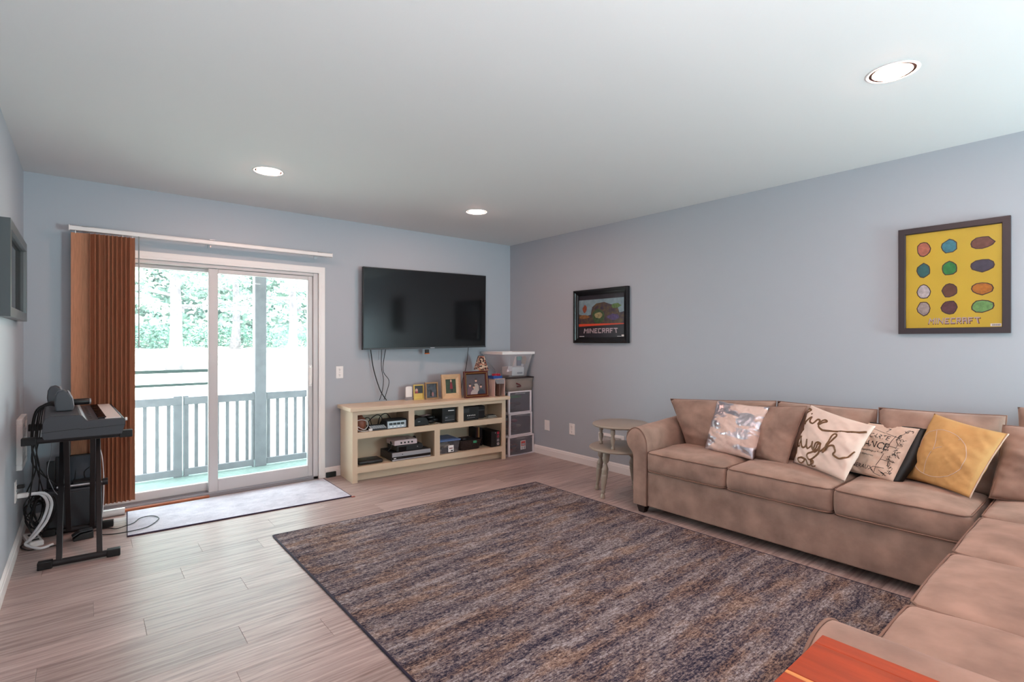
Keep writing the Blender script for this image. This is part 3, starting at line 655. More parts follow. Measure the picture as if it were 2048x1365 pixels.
for i in range(4): MB().prism([(-.0585, .036), (-.054, .036), (-.0505, .056), (-.0545, .056)], -.082 + i * .04, -.048 + i * .04, 'x').obj('display_window', M_black, fpn)
for i in range(4): MB().prism([(-.0600, .016), (-.0565, .016), (-.0560, .024), (-.0592, .024)], -.075 + i * .04, -.055 + i * .04, 'x').obj('button', M_plate, fpn)
for i, pts in enumerate([[(.26, .25, .462), (.24, .24, .52), (.33, .26, .575), (.38, .25, .54), (.36, .26, .465)], [(.33, .24, .465), (.35, .22, .56), (.42, .24, .585), (.47, .25, .53), (.5, .25, .465)], [(.14, .28, .465), (.2, .28, .54), (.26, .28, .545), (.29, .29, .465)]]):
    o = MB().tube(smoothpath([cw2(*q) for q in pts]), .004, 6).obj('coiled_lead', M_cord, None, smooth=True)
    tag(o, ['black lead looping up between the grey keypad and the clock radio', 'black lead arching above the clock radio', 'thin black lead behind the grey keypad'][i], 'cable', 'black leads on the upper left shelf')
# --- upper middle bay
t = inner('game_console', 'rounded black game console at the left of the upper middle bay', 'console', .712, .13, .459)
MB().prism([(-.085, 0), (.085, 0), (.09, .03), (.06, .075), (.02, .088), (-.05, .08), (-.085, .04)], -.085, .09, 'y').obj('shell', M_black, t, bevel=.008)
MB().box(-.04, -.015, -.0925, -.0905 + .004, .040, .046).obj('badge', M_silver, t)
MB().tube(smoothpath([(-.085, -.09, .01), (-.06, -.10, .004), (-.02, -.103, .0045), (.03, -.10, .004)]), .003, 6).obj('lead', M_cord, t)
t = inner('folded_leaflet', 'pinkish folded leaflet resting behind the rounded black console', 'paper', .84, .235, .459)
MB().add([(-.05, 0, .055), (.06, -.01, .072), (.065, .06, .07), (-.04, .06, .06), (-.05, 0, .057), (.06, -.01, .074), (.065, .06, .072), (-.04, .06, .062)], [(0, 1, 2, 3), (7, 6, 5, 4), (0, 4, 5, 1), (1, 5, 6, 2), (2, 6, 7, 3), (3, 7, 4, 0)]).obj('sheet', mat('pink_paper', (205, 178, 186), .7), t)
box('black_case', M_black, -.05, .07, .0, .07, 0, .053, t)
t = inner('controller_heap', 'heap of black game controllers and leads in the middle bay', 'controller', .88, .12, .459)
for i, (a, b, c) in enumerate([(-.03, 0, .022), (.03, .03, .03), (.0, .05, .055)]):
    MB().lathe([(.004, -.02), (.03, -.014), (.036, 0), (.03, .014), (.004, .02)], (0, 0), 14, tilt=lambda v, a=a, b=b, c=c: Vector((a + v.x * 1.4, b + v.y * .8, c + v.z))).obj('controller', M_black, t, smooth=True)
box('white_stick', M_plate, .028, .034, -.07, .0, .004, .010, t)
t = inner('disc_player_tower', 'upright black disc player with a white slot in the middle bay', 'player', 1.025, .15, .459)
box('cabinet_body', M_black, -.075, .085, -.1, .14, 0, .155, t)
box('tray_slot', M_plate, -.005, .065, -.1035, -.1005, .122, .130, t, bevel=0); box('lower_display', M_dgrey, -.045, .065, -.1035, -.1005, .03, .075, t, bevel=0)
box('indicator', M_silver, -.04, -.015, -.1055, -.104, .052, .058, t, bevel=0); box('chrome_line', M_silver, -.045, .065, -.1055, -.104, .026, .029, t, bevel=0)
# --- upper right bay
t = inner('equalizer', 'black audio unit with a row of white sliders in the upper right bay', 'amplifier', 1.30, .17, .459)
box('case', M_black, -.115, .10, -.11, .15, 0, .145, t)
box('face', M_dgrey, -.10, -.02, -.1135, -.1105, .085, .125, t, bevel=0)
for i in range(5): box('slider', M_plate, -.045 + i * .022, -.036 + i * .022, -.118, -.1105, .048, .058, t, bevel=0)
for i in range(7): box('lettering_mark', M_silver, -.04 + i * .014, -.032 + i * .014, -.1125, -.1105, .026, .030, t, bevel=0)
t = inner('camera_bag', 'black camera bag leaning beside the audio unit on the upper right', 'bag', 1.46, .20, .459)
soft_box(-.055, .06, -.09, .1, 0, .14, .02, .04).obj('pouch', mat('black_nylon', (28, 26, 28), .8, bump=.3, bs=80), t, smooth=True)
box('strap', M_dgrey, -.04, .045, -.096, -.089, .085, .10, t)
t = inner('loose_booklets', 'small pile of pale booklets in front of the camera bag', 'booklets', 1.59, .12, .459)
for i in range(5):
    a = rnd(-.3, .3); ca, sa = math.cos(a), math.sin(a); hx, hy = .062 - i * .004, .045
    P4 = [(ca * x_ - sa * y_, sa * x_ + ca * y_) for x_, y_ in ((-hx, -hy), (hx, -hy), (hx, hy), (-hx, hy))]
    MB().prism(P4, i * .006, i * .006 + .005, 'z').obj('booklet', mat('booklet_%d' % (i % 3), [(196, 190, 178), (80, 78, 74), (150, 140, 128)][i % 3], .6), t)
# --- lower left bay
t = inner('flat_media_player', 'flat black rounded media player at the left of the lower shelf', 'player', .20, .14, .141)
soft_box(-.125, .12, -.085, .085, .004, .038, .016, .06).obj('shell', M_black, t, smooth=True)
MB().lathe([(.0, .038), (.02, .0385), (.021, .0395), (.0, .040)], (0, 0), 20).obj('top_dial', M_dgrey, t, smooth=True)
box('display', M_dgrey, -.03, .03, -.0865, -.084, .016, .024, t, bevel=0)
t = inner('video_recorder', 'wide silver and black video recorder on the lower left shelf', 'player', .60, .145, .141)
box('case', M_dgrey, -.205, .205, -.118, .18, .005, .082, t)
box('silver_front', M_silver, -.206, .206, -.124, -.118, .042, .083, t); box('black_band', M_blackg, -.206, .206, -.122, -.118, .018, .042, t); box('silver_lip', M_silver, -.206, .206, -.124, -.118, .004, .018, t)
box('badge_print', M_plate, -.19, -.165, -.1232, -.122, .026, .033, t, bevel=0); MB().tube([(-.10, -.127, .062), (-.10, -.124, .062)], .005, 10).obj('power_button', M_dgrey, t)
for sx in (-.17, .17): MB().tube([(sx, -.08, 0), (sx, -.08, .006)], .014, 10).obj('foot', M_black, t)
t = inner('black_console', 'angular black game console stacked on the silver video recorder', 'console', .565, .15, .2245)
MB().prism([(-.10, -.165), (.10, -.165), (.11, -.08), (.11, .12), (-.12, .12), (-.12, -.08)], 0, .068, 'z').obj('case', M_black, t, bevel=.006) if False else MB().box(-.12, .155, -.115, .12, 0, .062).obj('case', M_black, t, bevel=.008, seg=2)
box('front_flap', M_blackg, -.10, -.02, -.119, -.1145, .01, .05, t); MB().tube([(.10, -.119, .035), (.10, -.1145, .035)], .006, 12).obj('power_button', M_silver, t)
MB().tube([(.158, -.10, .03), (.158, .02, .03)], .012, 8).obj('side_clip', M_dgrey, t)
t = inner('white_console', 'pale pinkish console with four round ports on top of the black one', 'console', .55, .14, .288)
box('case', mat('pale_console_shell', (214, 196, 198), .4), -.125, .115, -.10, .11, 0, .05, t, bevel=.006, seg=2)
for i in range(4): MB().tube([(-.055 + i * .038, -.1035, .024), (-.055 + i * .038, -.0995, .024)], .009, 12).obj('controller_port', M_black, t)
MB().box(.02, .05, -.06, -.02, .0495, .051).obj('lid_mark', M_dgrey, t)
o = MB().tube(smoothpath([cw2(.42, .10, .30), cw2(.40, .08, .33), cw2(.41, .10, .27), cw2(.375, .09, .235), cw2(.385, .06, .23)]), .004, 6).obj('console_lead', M_cord, None, smooth=True)
tag(o, 'short black lead hanging down left of the stacked consoles', 'cable')
t = inner('dark_figurine', 'small dark ornament behind the right end of the stacked consoles', 'ornament', .735, .26, .225)
MB().lathe([(.018, 0), (.02, .02), (.012, .05), (.02, .07), (.016, .09), (.004, .1)], (0, 0), 12).obj('ornament_body', M_black, t, smooth=True)
# --- lower right bay
t = inner('storage_tub', 'clear plastic storage tub with a blue lid on the lower right shelf', 'storage tub', 1.03, .16, .141)
s = MB(); xs0, xs1, w0, w1, h_ = -.12, .125, -.115, .155, .125
vs = [(xs0 + .015, w0 + .012, 0), (xs1 - .015, w0 + .012, 0), (xs1 - .015, w1 - .012, 0), (xs0 + .015, w1 - .012, 0), (xs0, w0, h_), (xs1, w0, h_), (xs1, w1, h_), (xs0, w1, h_)]
s.add(vs, [(0, 1, 2, 3), (0, 1, 5, 4), (1, 2, 6, 5), (2, 3, 7, 6), (3, 0, 4, 7)]); s.obj('tub_body', M_frost, t)
M_bl = mat('slate_blue_lid', (92, 116, 160), .4)
s = MB(); s.box(xs0 - .008, xs1 + .008, w0 - .008, w1 + .008, h_, h_ + .016); s.box(xs0 + .015, xs1 - .015, w0 + .015, w1 - .015, h_ + .016, h_ + .021); s.obj('blue_lid', M_bl, t, bevel=.004, seg=2)
for i in range(5): MB().tube(smoothpath([(rnd(-.08, .08), rnd(-.07, .1), .015 + i * .015), (rnd(-.08, .08), rnd(-.07, .1), .03 + i * .012), (rnd(-.08, .08), rnd(-.07, .1), .06)]), .014, 7).obj('contents', mat('beige_contents', (196, 174, 152), .7), t, smooth=True)
box('white_sticker', M_plate, -.01, .052, w0 - .0005, w0 + .0045, .012, .080, t, bevel=0); box('sticker_text', mat('maroon_ink', (120, 62, 60), .6), .0, .042, w0 - .0015, w0 - .0006, .045, .055, t, bevel=0); box('sticker_code', M_dgrey, .02, .044, w0 - .0015, w0 - .0006, .018, .032, t, bevel=0)
t = inner('wicker_basket', 'dark brown woven basket with a green tag on the lower right shelf', 'basket', 1.31, .17, .141)
M_wick = mat('dark_wicker', (52, 36, 32), .7, var=.4, vs=60, bump=.6, bs=120)
for k_ in range(9):
    z_ = .006 + k_ * .0115; e = .115 + k_ * .0032; f_ = .095 + k_ * .002
    pts = []
    for i in range(40):
        a = 2 * math.pi * i / 40; px_ = max(-1, min(1, 1.25 * math.cos(a))) * e; py_ = max(-1, min(1, 1.25 * math.sin(a))) * f_
        wob = .003 * (1 if (i + k_) % 2 else -1); pts.append((px_ * (1 + wob * 5), py_ * (1 + wob * 5), z_))
    MB().tube(pts, .0068, 5, closed=True).obj('woven_strand', M_wick, t, smooth=True)
box('basket_bottom', M_wick, -.112, .112, -.092, .092, 0, .006, t)
box('green_tag', mat('green_tag', (58, 148, 110), .5), .015, .06, -.121, -.117, .07, .095, t, bevel=.001)
soft_box(-.11, .10, -.085, .085, .01, .108, .03, .05).obj('dark_contents', mat('dark_cloth', (20, 18, 20), .9, bump=.5, bs=30), t, smooth=True)
MB().lathe([(.0, 0), (.03, .004), (.034, .02), (.02, .03), (0, .031)], (-.07, -.06), 16, tilt=lambda v: v + Vector((0, 0, .102))).obj('round_container', M_print, t, smooth=True)
for i, (u_, c_) in enumerate([(1.445, (24, 20, 24)), (1.466, (88, 44, 36)), (1.482, (176, 136, 84)), (1.50, (30, 26, 34)), (1.52, (26, 24, 28))]):
    t = inner('upright_book', ['black book standing leftmost behind the basket', 'dark red book standing behind the basket', 'thin tan book standing behind the basket', 'black book standing right of the thin tan one', 'black book standing beside the disc-printed box'][i], 'book', u_, .26, .141, group='books standing on the lower right shelf')
    box('cover', mat('book_%d' % i, c_, .5), -.008, .008, -.075, .07, 0, .215 - .004 * i, t, bevel=.0015); box('page_block', mat('paper_pages', (205, 196, 180), .8), -.006, .006, -.072, .068, .003, .2155 - .004 * i, t, bevel=0)
t = inner('disc_box', 'black carton printed with red and grey discs at the right of the lower shelf', 'carton', 1.605, .15, .141, math.radians(0))
box('carton', M_black, -.058, .052, -.118, .16, 0, .172, t)
box('printed_edge', M_dgrey, .006, .052, -.1195, -.118, .004, .168, t, bevel=0)
for i in range(4):
    c2_ = [(186, 42, 66), (150, 60, 70), (150, 146, 150), (176, 168, 174)][i]
    s = MB(); blob(s, .030, .152 - i * .040, .016, .015, -.1205, 14, 30 + i, .05); s.obj('printed_disc', mat('disc_print_%d' % i, c2_, .4), t)
    s = MB(); blob(s, .030, .152 - i * .040, .005, .005, -.1208, 8, 40 + i, .02); s.obj('disc_hub', M_blackg, t)
s = MB(); blob(s, -.006, .155, .004, .004, -.1195, 8, 3, .02); s.obj('white_dot', M_plate, t)

# --- objects on the cabinet top: (bl pixel, br pixel) -> world on z=.695
ZT = .6955
def stand_frame(name, label, bl, br, dep, ztop_px, wd_, m, depth=.018, lean=.10, mat_w=0, mat_m=None, pic=None, profile=None):
    """picture frame standing on the cabinet; bl/br photo pixels of its lower corners, dep = cabinet depth of its foot"""
    n = CMAT.to_3x3() @ Vector((0, -1, 0)); p0 = cw2(0, dep, 0)
    def hit(px, py):
        d_ = _f + _r * ((px - 1024) / F) + Vector((0, 0, 1)) * ((682.5 - py) / F); o_ = Vector((0, 0, CH)); return o_ + d_ * ((p0 - o_).dot(n) / d_.dot(n))
    A, B = hit(*bl), hit(*br); A.z = B.z = ZT; wdt = (B - A).length; mid = (A + B) / 2
    htt = (hit((bl[0] + br[0]) / 2, ztop_px).z - ZT) * (1 + lean * .1)
    t = thing(name, label, 'picture frame', tuple(mid), math.atan2((B - A).y, (B - A).x))
    h2 = wdt / 2
    objs = [frame_box(t, -h2, h2, 0, htt, wd_, depth, m, 'frame_moulding', profile)]
    objs.append(box('backing_board', M_black, -h2 + .004, h2 - .004, 0.001, .005, .004, htt - .004, t, bevel=0))
    b = box('print', pic or M_print, -h2 + wd_ - .002, h2 - wd_ + .002, -.004, -.001, wd_ - .002, htt - wd_ + .002, t, bevel=0); objs.append(b)
    for o in objs:
        for v in o.data.vertices: v.co.y += v.co.z * lean
    MB().add([(-.012, .004 + htt * .75 * lean, htt * .75), (.012, .004 + htt * .75 * lean, htt * .75), (.02, .06 + htt * .2, .0), (-.02, .06 + htt * .2, .0), (-.012, .008 + htt * .75 * lean, htt * .75), (.012, .008 + htt * .75 * lean, htt * .75), (.02, .064 + htt * .2, .0), (-.02, .064 + htt * .2, .0)], [(0, 1, 2, 3), (4, 5, 6, 7), (0, 1, 5, 4), (2, 3, 7, 6), (1, 2, 6, 5), (0, 3, 7, 4)]).obj('easel_strut', M_black, t)
    def pic_add(nm, mm, pts, lift=.0045):
        s = MB(); s.add([(x_, -lift + z_ * lean, z_) for x_, z_ in pts], [tuple(range(len(pts)))]); return s.obj(nm, mm, b)
    return t, h2, htt, pic_add
def ell(cx, cz, rx, rz_, n=14): return [(cx + rx * math.cos(2 * math.pi * i / n), cz + rz_ * math.sin(2 * math.pi * i / n)) for i in range(n)]
skin = mat('print_skin', (206, 160, 142), .5); M_gold = mat('gold_frame', (196, 158, 84), .3, metal=.6); M_brass = mat('bronze_frame', (150, 110, 76), .35, metal=.5)
t, h2, hh, pa_ = stand_frame('gold_picture_frame', 'small shiny gold picture frame, second from left on the cabinet top', (827.0, 799), (847.5, 798.6), .27, 770, .012, M_gold, .014, .08)
pa_('gold_mount', mat('gold_card', (206, 168, 84), .35, metal=.3), [(-h2 + .012, .012), (h2 - .012, .012), (h2 - .012, hh * .42), (-h2 + .012, hh * .42)])
pa_('printed_face', skin, ell(-h2 * .38, hh * .62, h2 * .26, hh * .12)); pa_('printed_shirt', mat('print_crimson', (170, 60, 70), .5), ell(-h2 * .38, hh * .50, h2 * .3, hh * .06), .0052)
t, h2, hh, pa_ = stand_frame('bronze_picture_frame', 'bronze picture frame with a dim blue photo, third from left on the cabinet', (850.6, 798), (875.8, 797.4), .24, 765.5, .016, M_brass, .016, .10, pic=mat('dim_blue_print', (66, 72, 82), .45, var=.5, vs=30))
pa_('printed_person', mat('print_black_coat', (20, 20, 24), .5), [(-.02, .03), (.005, .03), (.008, .07), (-.004, .10), (-.016, .09)]); pa_('printed_child', mat('print_pink_coat', (150, 104, 104), .5), ell(.014, .05, .012, .024), .005)
t, h2, hh, pa_ = stand_frame('champagne_picture_frame', 'wide champagne wooden frame with a photo of a child in maroon', (883.6, 796.6), (921, 795.9), .20, 750, .052, mat('champagne_wood', (214, 178, 140), .4, var=.1, vs=20, stretch=(1, 1, 9)), .018, .11, pic=mat('print_garden', (54, 70, 48), .5, var=.4, vs=14), profile=[(0, 0), (0, -.022), (.003, -.022), (.050, -.008), (.052, -.006), (.052, 0)])
cz = hh * .52
pa_('printed_legs', mat('print_boots', (30, 30, 32), .5), [(.0, cz - .07), (.022, cz - .07), (.022, cz - .03), (.0, cz - .03)]); pa_('printed_clothes', mat('print_maroon_kit', (130, 34, 50), .5), [(-.014, cz - .035), (.024, cz - .035), (.016, cz + .035), (-.006, cz + .035)], .0052)
pa_('printed_face', skin, ell(.003, cz + .052, .010, .014), .006)
t, h2, hh, pa_ = stand_frame('cherry_picture_frame', 'large dark cherry frame holding a portrait of four people, rightmost frame', (928.5, 795), (976.6, 794.5), .10, 743.5, .036, mat('cherry_wood', (86, 34, 26), .28, var=.2, vs=10), .022, .10, pic=mat('print_studio_grey', (82, 74, 80), .5, var=.2, vs=6), profile=[(0, 0), (0, -.02), (.008, -.024), (.018, -.020), (.020, -.016), (.024, -.018), (.034, -.008), (.036, -.004), (.036, 0)])
frame_box(t, -h2 + .018, h2 - .018, .018, hh - .018, .003, .022, M_gold, 'gold_fillet').data.transform(Matrix.Shear('XZ', 4, (0, .10)) if False else Matrix(((1, 0, 0, 0), (0, 1, .10, 0), (0, 0, 1, 0), (0, 0, 0, 1))))
for i, (a, c, wv, col_, hd_) in enumerate([(-.077, .080, .035, (104, 76, 88), .135), (.0, .11, .036, (176, 164, 156), .185), (-.03, .045, .044, (176, 160, 156), .115), (.06, .045, .048, (44, 50, 64), .12)]):
    sh = mat('print_shirt_%d' % i, col_, .5)
    pa_('printed_torso', sh, [(a - wv, .036), (a + wv, .036), (a + wv * .9, c + .015), (a + wv * .4, c + .04), (a - wv * .4, c + .04), (a - wv * .9, c + .015)], .005 + i * .0007)
    pa_('printed_face', skin, ell(a, hd_, .0135, .018), .0053 + i * .0007); pa_('printed_hair', mat('print_hair', (60, 44, 36), .6), [(a - .0135, hd_ + .004), (a + .0135, hd_ + .004), (a + .011, hd_ + .017), (a, hd_ + .021), (a - .011, hd_ + .017)], .0055 + i * .0007)
# white night-light style card, leftmost
A = cw2(.692, .30, ZT)
t = thing('white_plaque', 'small blank white plaque on a clear foot, leftmost on the cabinet top', 'plaque', tuple(A), CR)
MB().prism([(-.036, .03), (.036, .03), (.036, .135), (.022, .142), (-.022, .142), (-.036, .135)], -.006, .006, 'y').obj('white_panel', M_plate, t, bevel=.003); box('clear_foot', M_clear, -.04, .04, -.018, .018, 0, .03, t, bevel=0)
# lamp with mosaic shade behind the cherry frame
A = cw2(1.545, .24, ZT); 
t = thing('mosaic_lamp', 'little accent lamp with a tapered mosaic shade behind the cherry frame', 'lamp', tuple(A), CR)
MB().lathe([(.05, 0), (.05, .01), (.02, .02), (.012, .05), (.02, .12), (.012, .2), (.008, .27), (.03, .285), (.03, .288), (.004, .29)], (0, 0), 18).obj('lamp_base', M_black, t, smooth=True)
def sq(r0, z0, r1, z1): return [(-r0, -r0, z0), (r0, -r0, z0), (r0, r0, z0), (-r0, r0, z0), (-r1, -r1, z1), (r1, -r1, z1), (r1, r1, z1), (-r1, r1, z1)]
s = MB(); s.add(sq(.062, .292, .026, .445), [(0, 1, 5, 4), (1, 2, 6, 5), (2, 3, 7, 6), (3, 0, 4, 7)])
m = bpy.data.materials.new('mosaic_shade'); m.use_nodes = True; nt = m.node_tree; p_ = nt.nodes['Principled BSDF']; vo = nt.nodes.new('ShaderNodeTexVoronoi'); vo.inputs['Scale'].default_value = 60; tc = nt.nodes.new('ShaderNodeTexCoord'); nt.links.new(tc.outputs['Object'], vo.inputs[0])
cr = nt.nodes.new('ShaderNodeValToRGB'); sp_ = nt.nodes.new('ShaderNodeSeparateColor'); nt.links.new(vo.outputs['Color'], sp_.inputs[0]); nt.links.new(sp_.outputs[0], cr.inputs[0]); nt.links.new(cr.outputs[0], p_.inputs[0])
cr.color_ramp.interpolation = 'CONSTANT'; cr.color_ramp.elements[0].color = (*lin((58, 34, 32)), 1); cr.color_ramp.elements[1].position = .35; cr.color_ramp.elements[1].color = (*lin((206, 184, 160)), 1); e_ = cr.color_ramp.elements.new(.7); e_.color = (*lin((176, 116, 96)), 1); p_.inputs['Roughness'].default_value = .3
s.obj('mosaic_shade', m, t); box('shade_cap', M_print, -.028, .028, -.028, .028, .444, .45, t)
for i in range(7): MB().lathe([(.001, 0), (.007, .004), (.007, .01), (.001, .014)], (-.06 + i * .02, -.063), 8, tilt=lambda v: v + Vector((0, 0, .280))).obj('shade_bead', mat('amber_bead', (170, 130, 90), .2), t, smooth=True)
# small whitewashed open box and the bright toys on it
A = cw2(1.665, .085, ZT)
t = thing('whitewashed_box', 'small whitewashed open wooden box at the right end of the cabinet top', 'box', tuple(A), CR)
M_ww = mat('whitewashed_wood', (206, 178, 168), .6, var=.15, vs=10, stretch=(8, 8, 1))
box('side_board', M_ww, -.078, -.070, -.06, .1, 0, .19, t); box('side_board', M_ww, .055, .063, -.06, .1, 0, .19, t); box('back_board', M_ww, -.070, .055, .092, .1, 0, .19, t); box('lid_board', M_ww, -.078, .063, -.062, .1, .190, .198, t); box('centre_slat', mat('brown_slat', (120, 90, 80), .6), -.014, -.010, -.055, .09, 0, .185, t)
MB().prism([(-.070, .188), (.055, .188), (.055, .14), (-.045, .14)], -.055, -.052, 'y').obj('glass_flap', M_clear, t)
t = thing('black_speaker_box', 'narrow black speaker box between whitewashed box and storage tower', 'speaker', tuple(cw2(1.735, .12, ZT - .0)), CR)
box('cabinet_body', M_black, -.004, .022, -.05, .1, 0, .2, t); box('grille', M_dgrey, -.002, .020, -.053, -.0505, .01, .19, t, bevel=0)
t = thing('blue_toy_tray', 'blue plastic tray holding red pieces on the whitewashed box', 'toy', tuple(cw2(1.65, .09, ZT + .198)), CR)
s = MB(); s.box(-.07, .05, -.05, .06, 0, .006); s.box(-.07, .05, -.05, -.045, .006, .03); s.box(-.07, .05, .055, .06, .006, .03); s.box(-.07, -.065, -.045, .055, .006, .03); s.box(.045, .05, -.045, .055, .006, .03); s.obj('tray', mat('cobalt_plastic', (36, 78, 150), .35), t)
for i in range(4): box('red_piece', mat('crimson_plastic', (186, 34, 58), .35), -.04 + i * .021, -.024 + i * .021, -.03, .03, .006, .052, t)
for i in range(3): MB().tube([(-.055 + i * .01, -.046, .02), (-.055 + i * .01, -.046, .034)], .004, 6).obj('blue_peg', mat('cobalt_plastic', (0, 0, 0)), t)

# hanging television cables
zt_ = 1.225
for i, (pts, lab) in enumerate([([(741, 702), (747, 738), (760, 780), (773, 801)], 'leftmost thick black cable hanging from the television, slanting right'),
                         ([(763, 701), (763, 735), (767, 760), (764, 785), (759, 801)], 'thin black cable hanging second from left under the television'),
                         ([(772, 701), (766, 740), (778, 762), (773, 785), (768, 800)], 'thin black cable hanging third from left, bowed to the right'),
                         ([(937, 698), (933, 730), (925, 762), (920, 792)], 'black cable hanging from the right end of the television behind the frames')]):
    P3 = [at(a, b, 'y', BW - .03 - .012 * j) for j, (a, b) in enumerate(pts)]; P3[0] = at(pts[0][0], pts[0][1] - 6, 'y', BW - .05); P3[-1].z = max(P3[-1].z, ZT + .006)
    P3 = [Vector((q.x, min(q.y, BW - .012), q.z)) for q in P3]
    tag(MB().tube(smoothpath(P3), .0048 if i == 0 else .0032, 6).obj('television_cable', M_cord, None, smooth=True), lab, 'cable', 'cables hanging below the television')

# ------------------------------------------------------------------ plastic drawer tower in the corner
SX0, SX1 = 3.695, 4.052
M_wp = mat('white_drawer_plastic', (226, 218, 222), .4)
def drawer(name, label, x0, x1, y0, y1, z0, z1, bow=0, fill=(), grp=None):
    t = thing(name, label, 'storage drawer', ((x0 + x1) / 2, (y0 + y1) / 2, z0), 0, grp); cxx, cyy = (x0 + x1) / 2, (y0 + y1) / 2
    hx, hy, h_ = (x1 - x0) / 2, (y1 - y0) / 2, z1 - z0; p = .024
    s = MB(); s.box(-hx, hx, -hy, hy, h_ - .016, h_); s.box(-hx, hx, -hy, hy, 0, .014)
    for sx in (-1, 1):
        for sy in (-1, 1): s.box(sx * hx, sx * (hx - p), sy * hy, sy * (hy - p), .014, h_ - .016)
    s.obj('drawer_frame', M_wp, t, bevel=.004, seg=2)
    dx, dh = hx - p - .002, h_ - .036
    n_ = 8; fr = [(-dx + 2 * dx * i / n_, -hy + .004 - bow * (1 - (2 * i / n_ - 1) ** 2)) for i in range(n_ + 1)]; bk = [(a, b + .004) for a, b in fr[::-1]]
    dw = MB().prism(fr + bk, .016, .016 + dh, 'z').obj('drawer_front', M_frost, t)
    s = MB(); s.box(-dx, dx, -hy + .01, hy - .006, .016, .019); s.box(-dx, -dx + .003, -hy + .01, hy - .006, .019, .016 + dh * .85); s.box(dx - .003, dx, -hy + .01, hy - .006, .019, .016 + dh * .85); s.obj('drawer_bin', M_clear, t)
    MB().prism([(a, b - .003) for a, b in fr[2:-2]] + [(a, b + .006) for a, b in fr[2:-2][::-1]], .016 + dh - .014, .016 + dh + .002, 'z').obj('pull_lip', M_clear, t)
    for i, (c_, a, b, cc, r1, r2, r3) in enumerate(fill):
        MB().lathe([(.001, -r3), (r1 * .7, -r3 * .7), (r1, 0), (r1 * .7, r3 * .7), (.001, r3)], (0, 0), 9, tilt=lambda v, a=a, b=b, cc=cc, q=r2 / r1: Vector((a + v.x, b + v.y * q, cc + v.z))).obj('stored_item', mat('stored_%d_%d_%d' % c_, c_, .6), t, smooth=False)
    return t, hx, hy, h_
ry = random.Random(5)
def fills(n, cols, hx, hy, hmax): return [(cols[i % len(cols)], ry.uniform(-hx, hx) * .62, ry.uniform(-hy * .8, hy * .4), .03 + ry.uniform(0, hmax * .55), ry.uniform(.02, .045), ry.uniform(.02, .05), ry.uniform(.012, .03)) for i in range(n)]
darks = [(110, 92, 104), (128, 104, 98), (84, 78, 92), (170, 120, 100), (70, 62, 70)]
t, hx, hy, h_ = drawer('drawer_unit', 'bottom white drawer with a bowed front and red label in the corner tower', 3.672, 4.06, 4.475, 4.895, 0, .222, .016, fills(16, darks + [(150, 60, 50)], .17, .17, .17), 'stacked plastic drawers')
lb = box('drawer_label', M_plate, -.03, .045, -hy - .019, -hy - .0155, .065, .165, t, bevel=.001); MB().box(-.024, .039, -hy - .0205, -hy - .019, .105, .160).obj('label_print', mat('label_red', (176, 62, 58), .5), t); MB().box(-.015, .03, -hy - .0212, -hy - .0205, .112, .135).obj('label_logo', M_silver, t)
MB().box(-.02, .0, -hy - .0205, -hy - .019, .07, .10).box(.012, .036, -hy - .0205, -hy - .019, .07, .10).obj('label_fine_print', M_silver, t)
drawer('drawer_unit', 'middle white drawer with pale cloth inside in the corner tower', 3.695, 4.045, 4.49, 4.89, .224, .480, 0, fills(14, [(190, 172, 166), (120, 98, 104), (100, 90, 98), (206, 110, 124), (206, 186, 176)], .15, .17, .2), 'stacked plastic drawers')
t, *_ = drawer('drawer_unit', 'upper white drawer with a green strip inside in the corner tower', 3.685, 4.035, 4.49, 4.89, .482, .735, 0, fills(14, [(88, 70, 78), (104, 86, 86), (206, 146, 116), (70, 60, 66)], .15, .17, .16), 'stacked plastic drawers')
box('green_strip', mat('green_packet', (86, 160, 96), .5), -.14, .06, -.15, -.02, .17, .195, t)
# fabric bin
t = thing('fabric_bin', 'taupe fabric storage bin with dark binding on top of the drawers', 'bin', (3.875, 4.69, .737))
M_canvas = mat('taupe_canvas', (142, 126, 118), .85, var=.1, vs=8, bump=.3, bs=24)
s = MB(); a_ = .185; b_ = .19
vs = []; 
for z_, e in ((0, 0), (.05, .008), (.1, .004), (.15, .014)):
    for q in range(32):
        an = 2 * math.pi * q / 32; cx2 = max(-1, min(1, 1.35 * math.cos(an))) * (a_ + e - .003 * math.sin(q * 1.7)); cy2 = max(-1, min(1, 1.35 * math.sin(an))) * (b_ + e - .003 * math.cos(q * 2.1)); vs.append((cx2, cy2, z_))
fs = [(r_ * 32 + q, r_ * 32 + (q + 1) % 32, (r_ + 1) * 32 + (q + 1) % 32, (r_ + 1) * 32 + q) for r_ in range(3) for q in range(32)] + [tuple(range(32)), tuple(range(96, 128))]
s.add(vs, fs); s.obj('fabric_body', M_canvas, t, smooth=True)
MB().tube([vs[96 + q] for q in range(32)], .007, 6, closed=True).obj('dark_binding', mat('brown_binding', (50, 32, 34), .8), t, smooth=True)
MB().tube(smoothpath([(-.08, -.204, .09), (-.05, -.225, .075), (-.03, -.222, .055), (-.07, -.206, .05)]), .007, 6).obj('rope_handle', mat('maroon_cord', (92, 34, 38), .7), t, smooth=True)
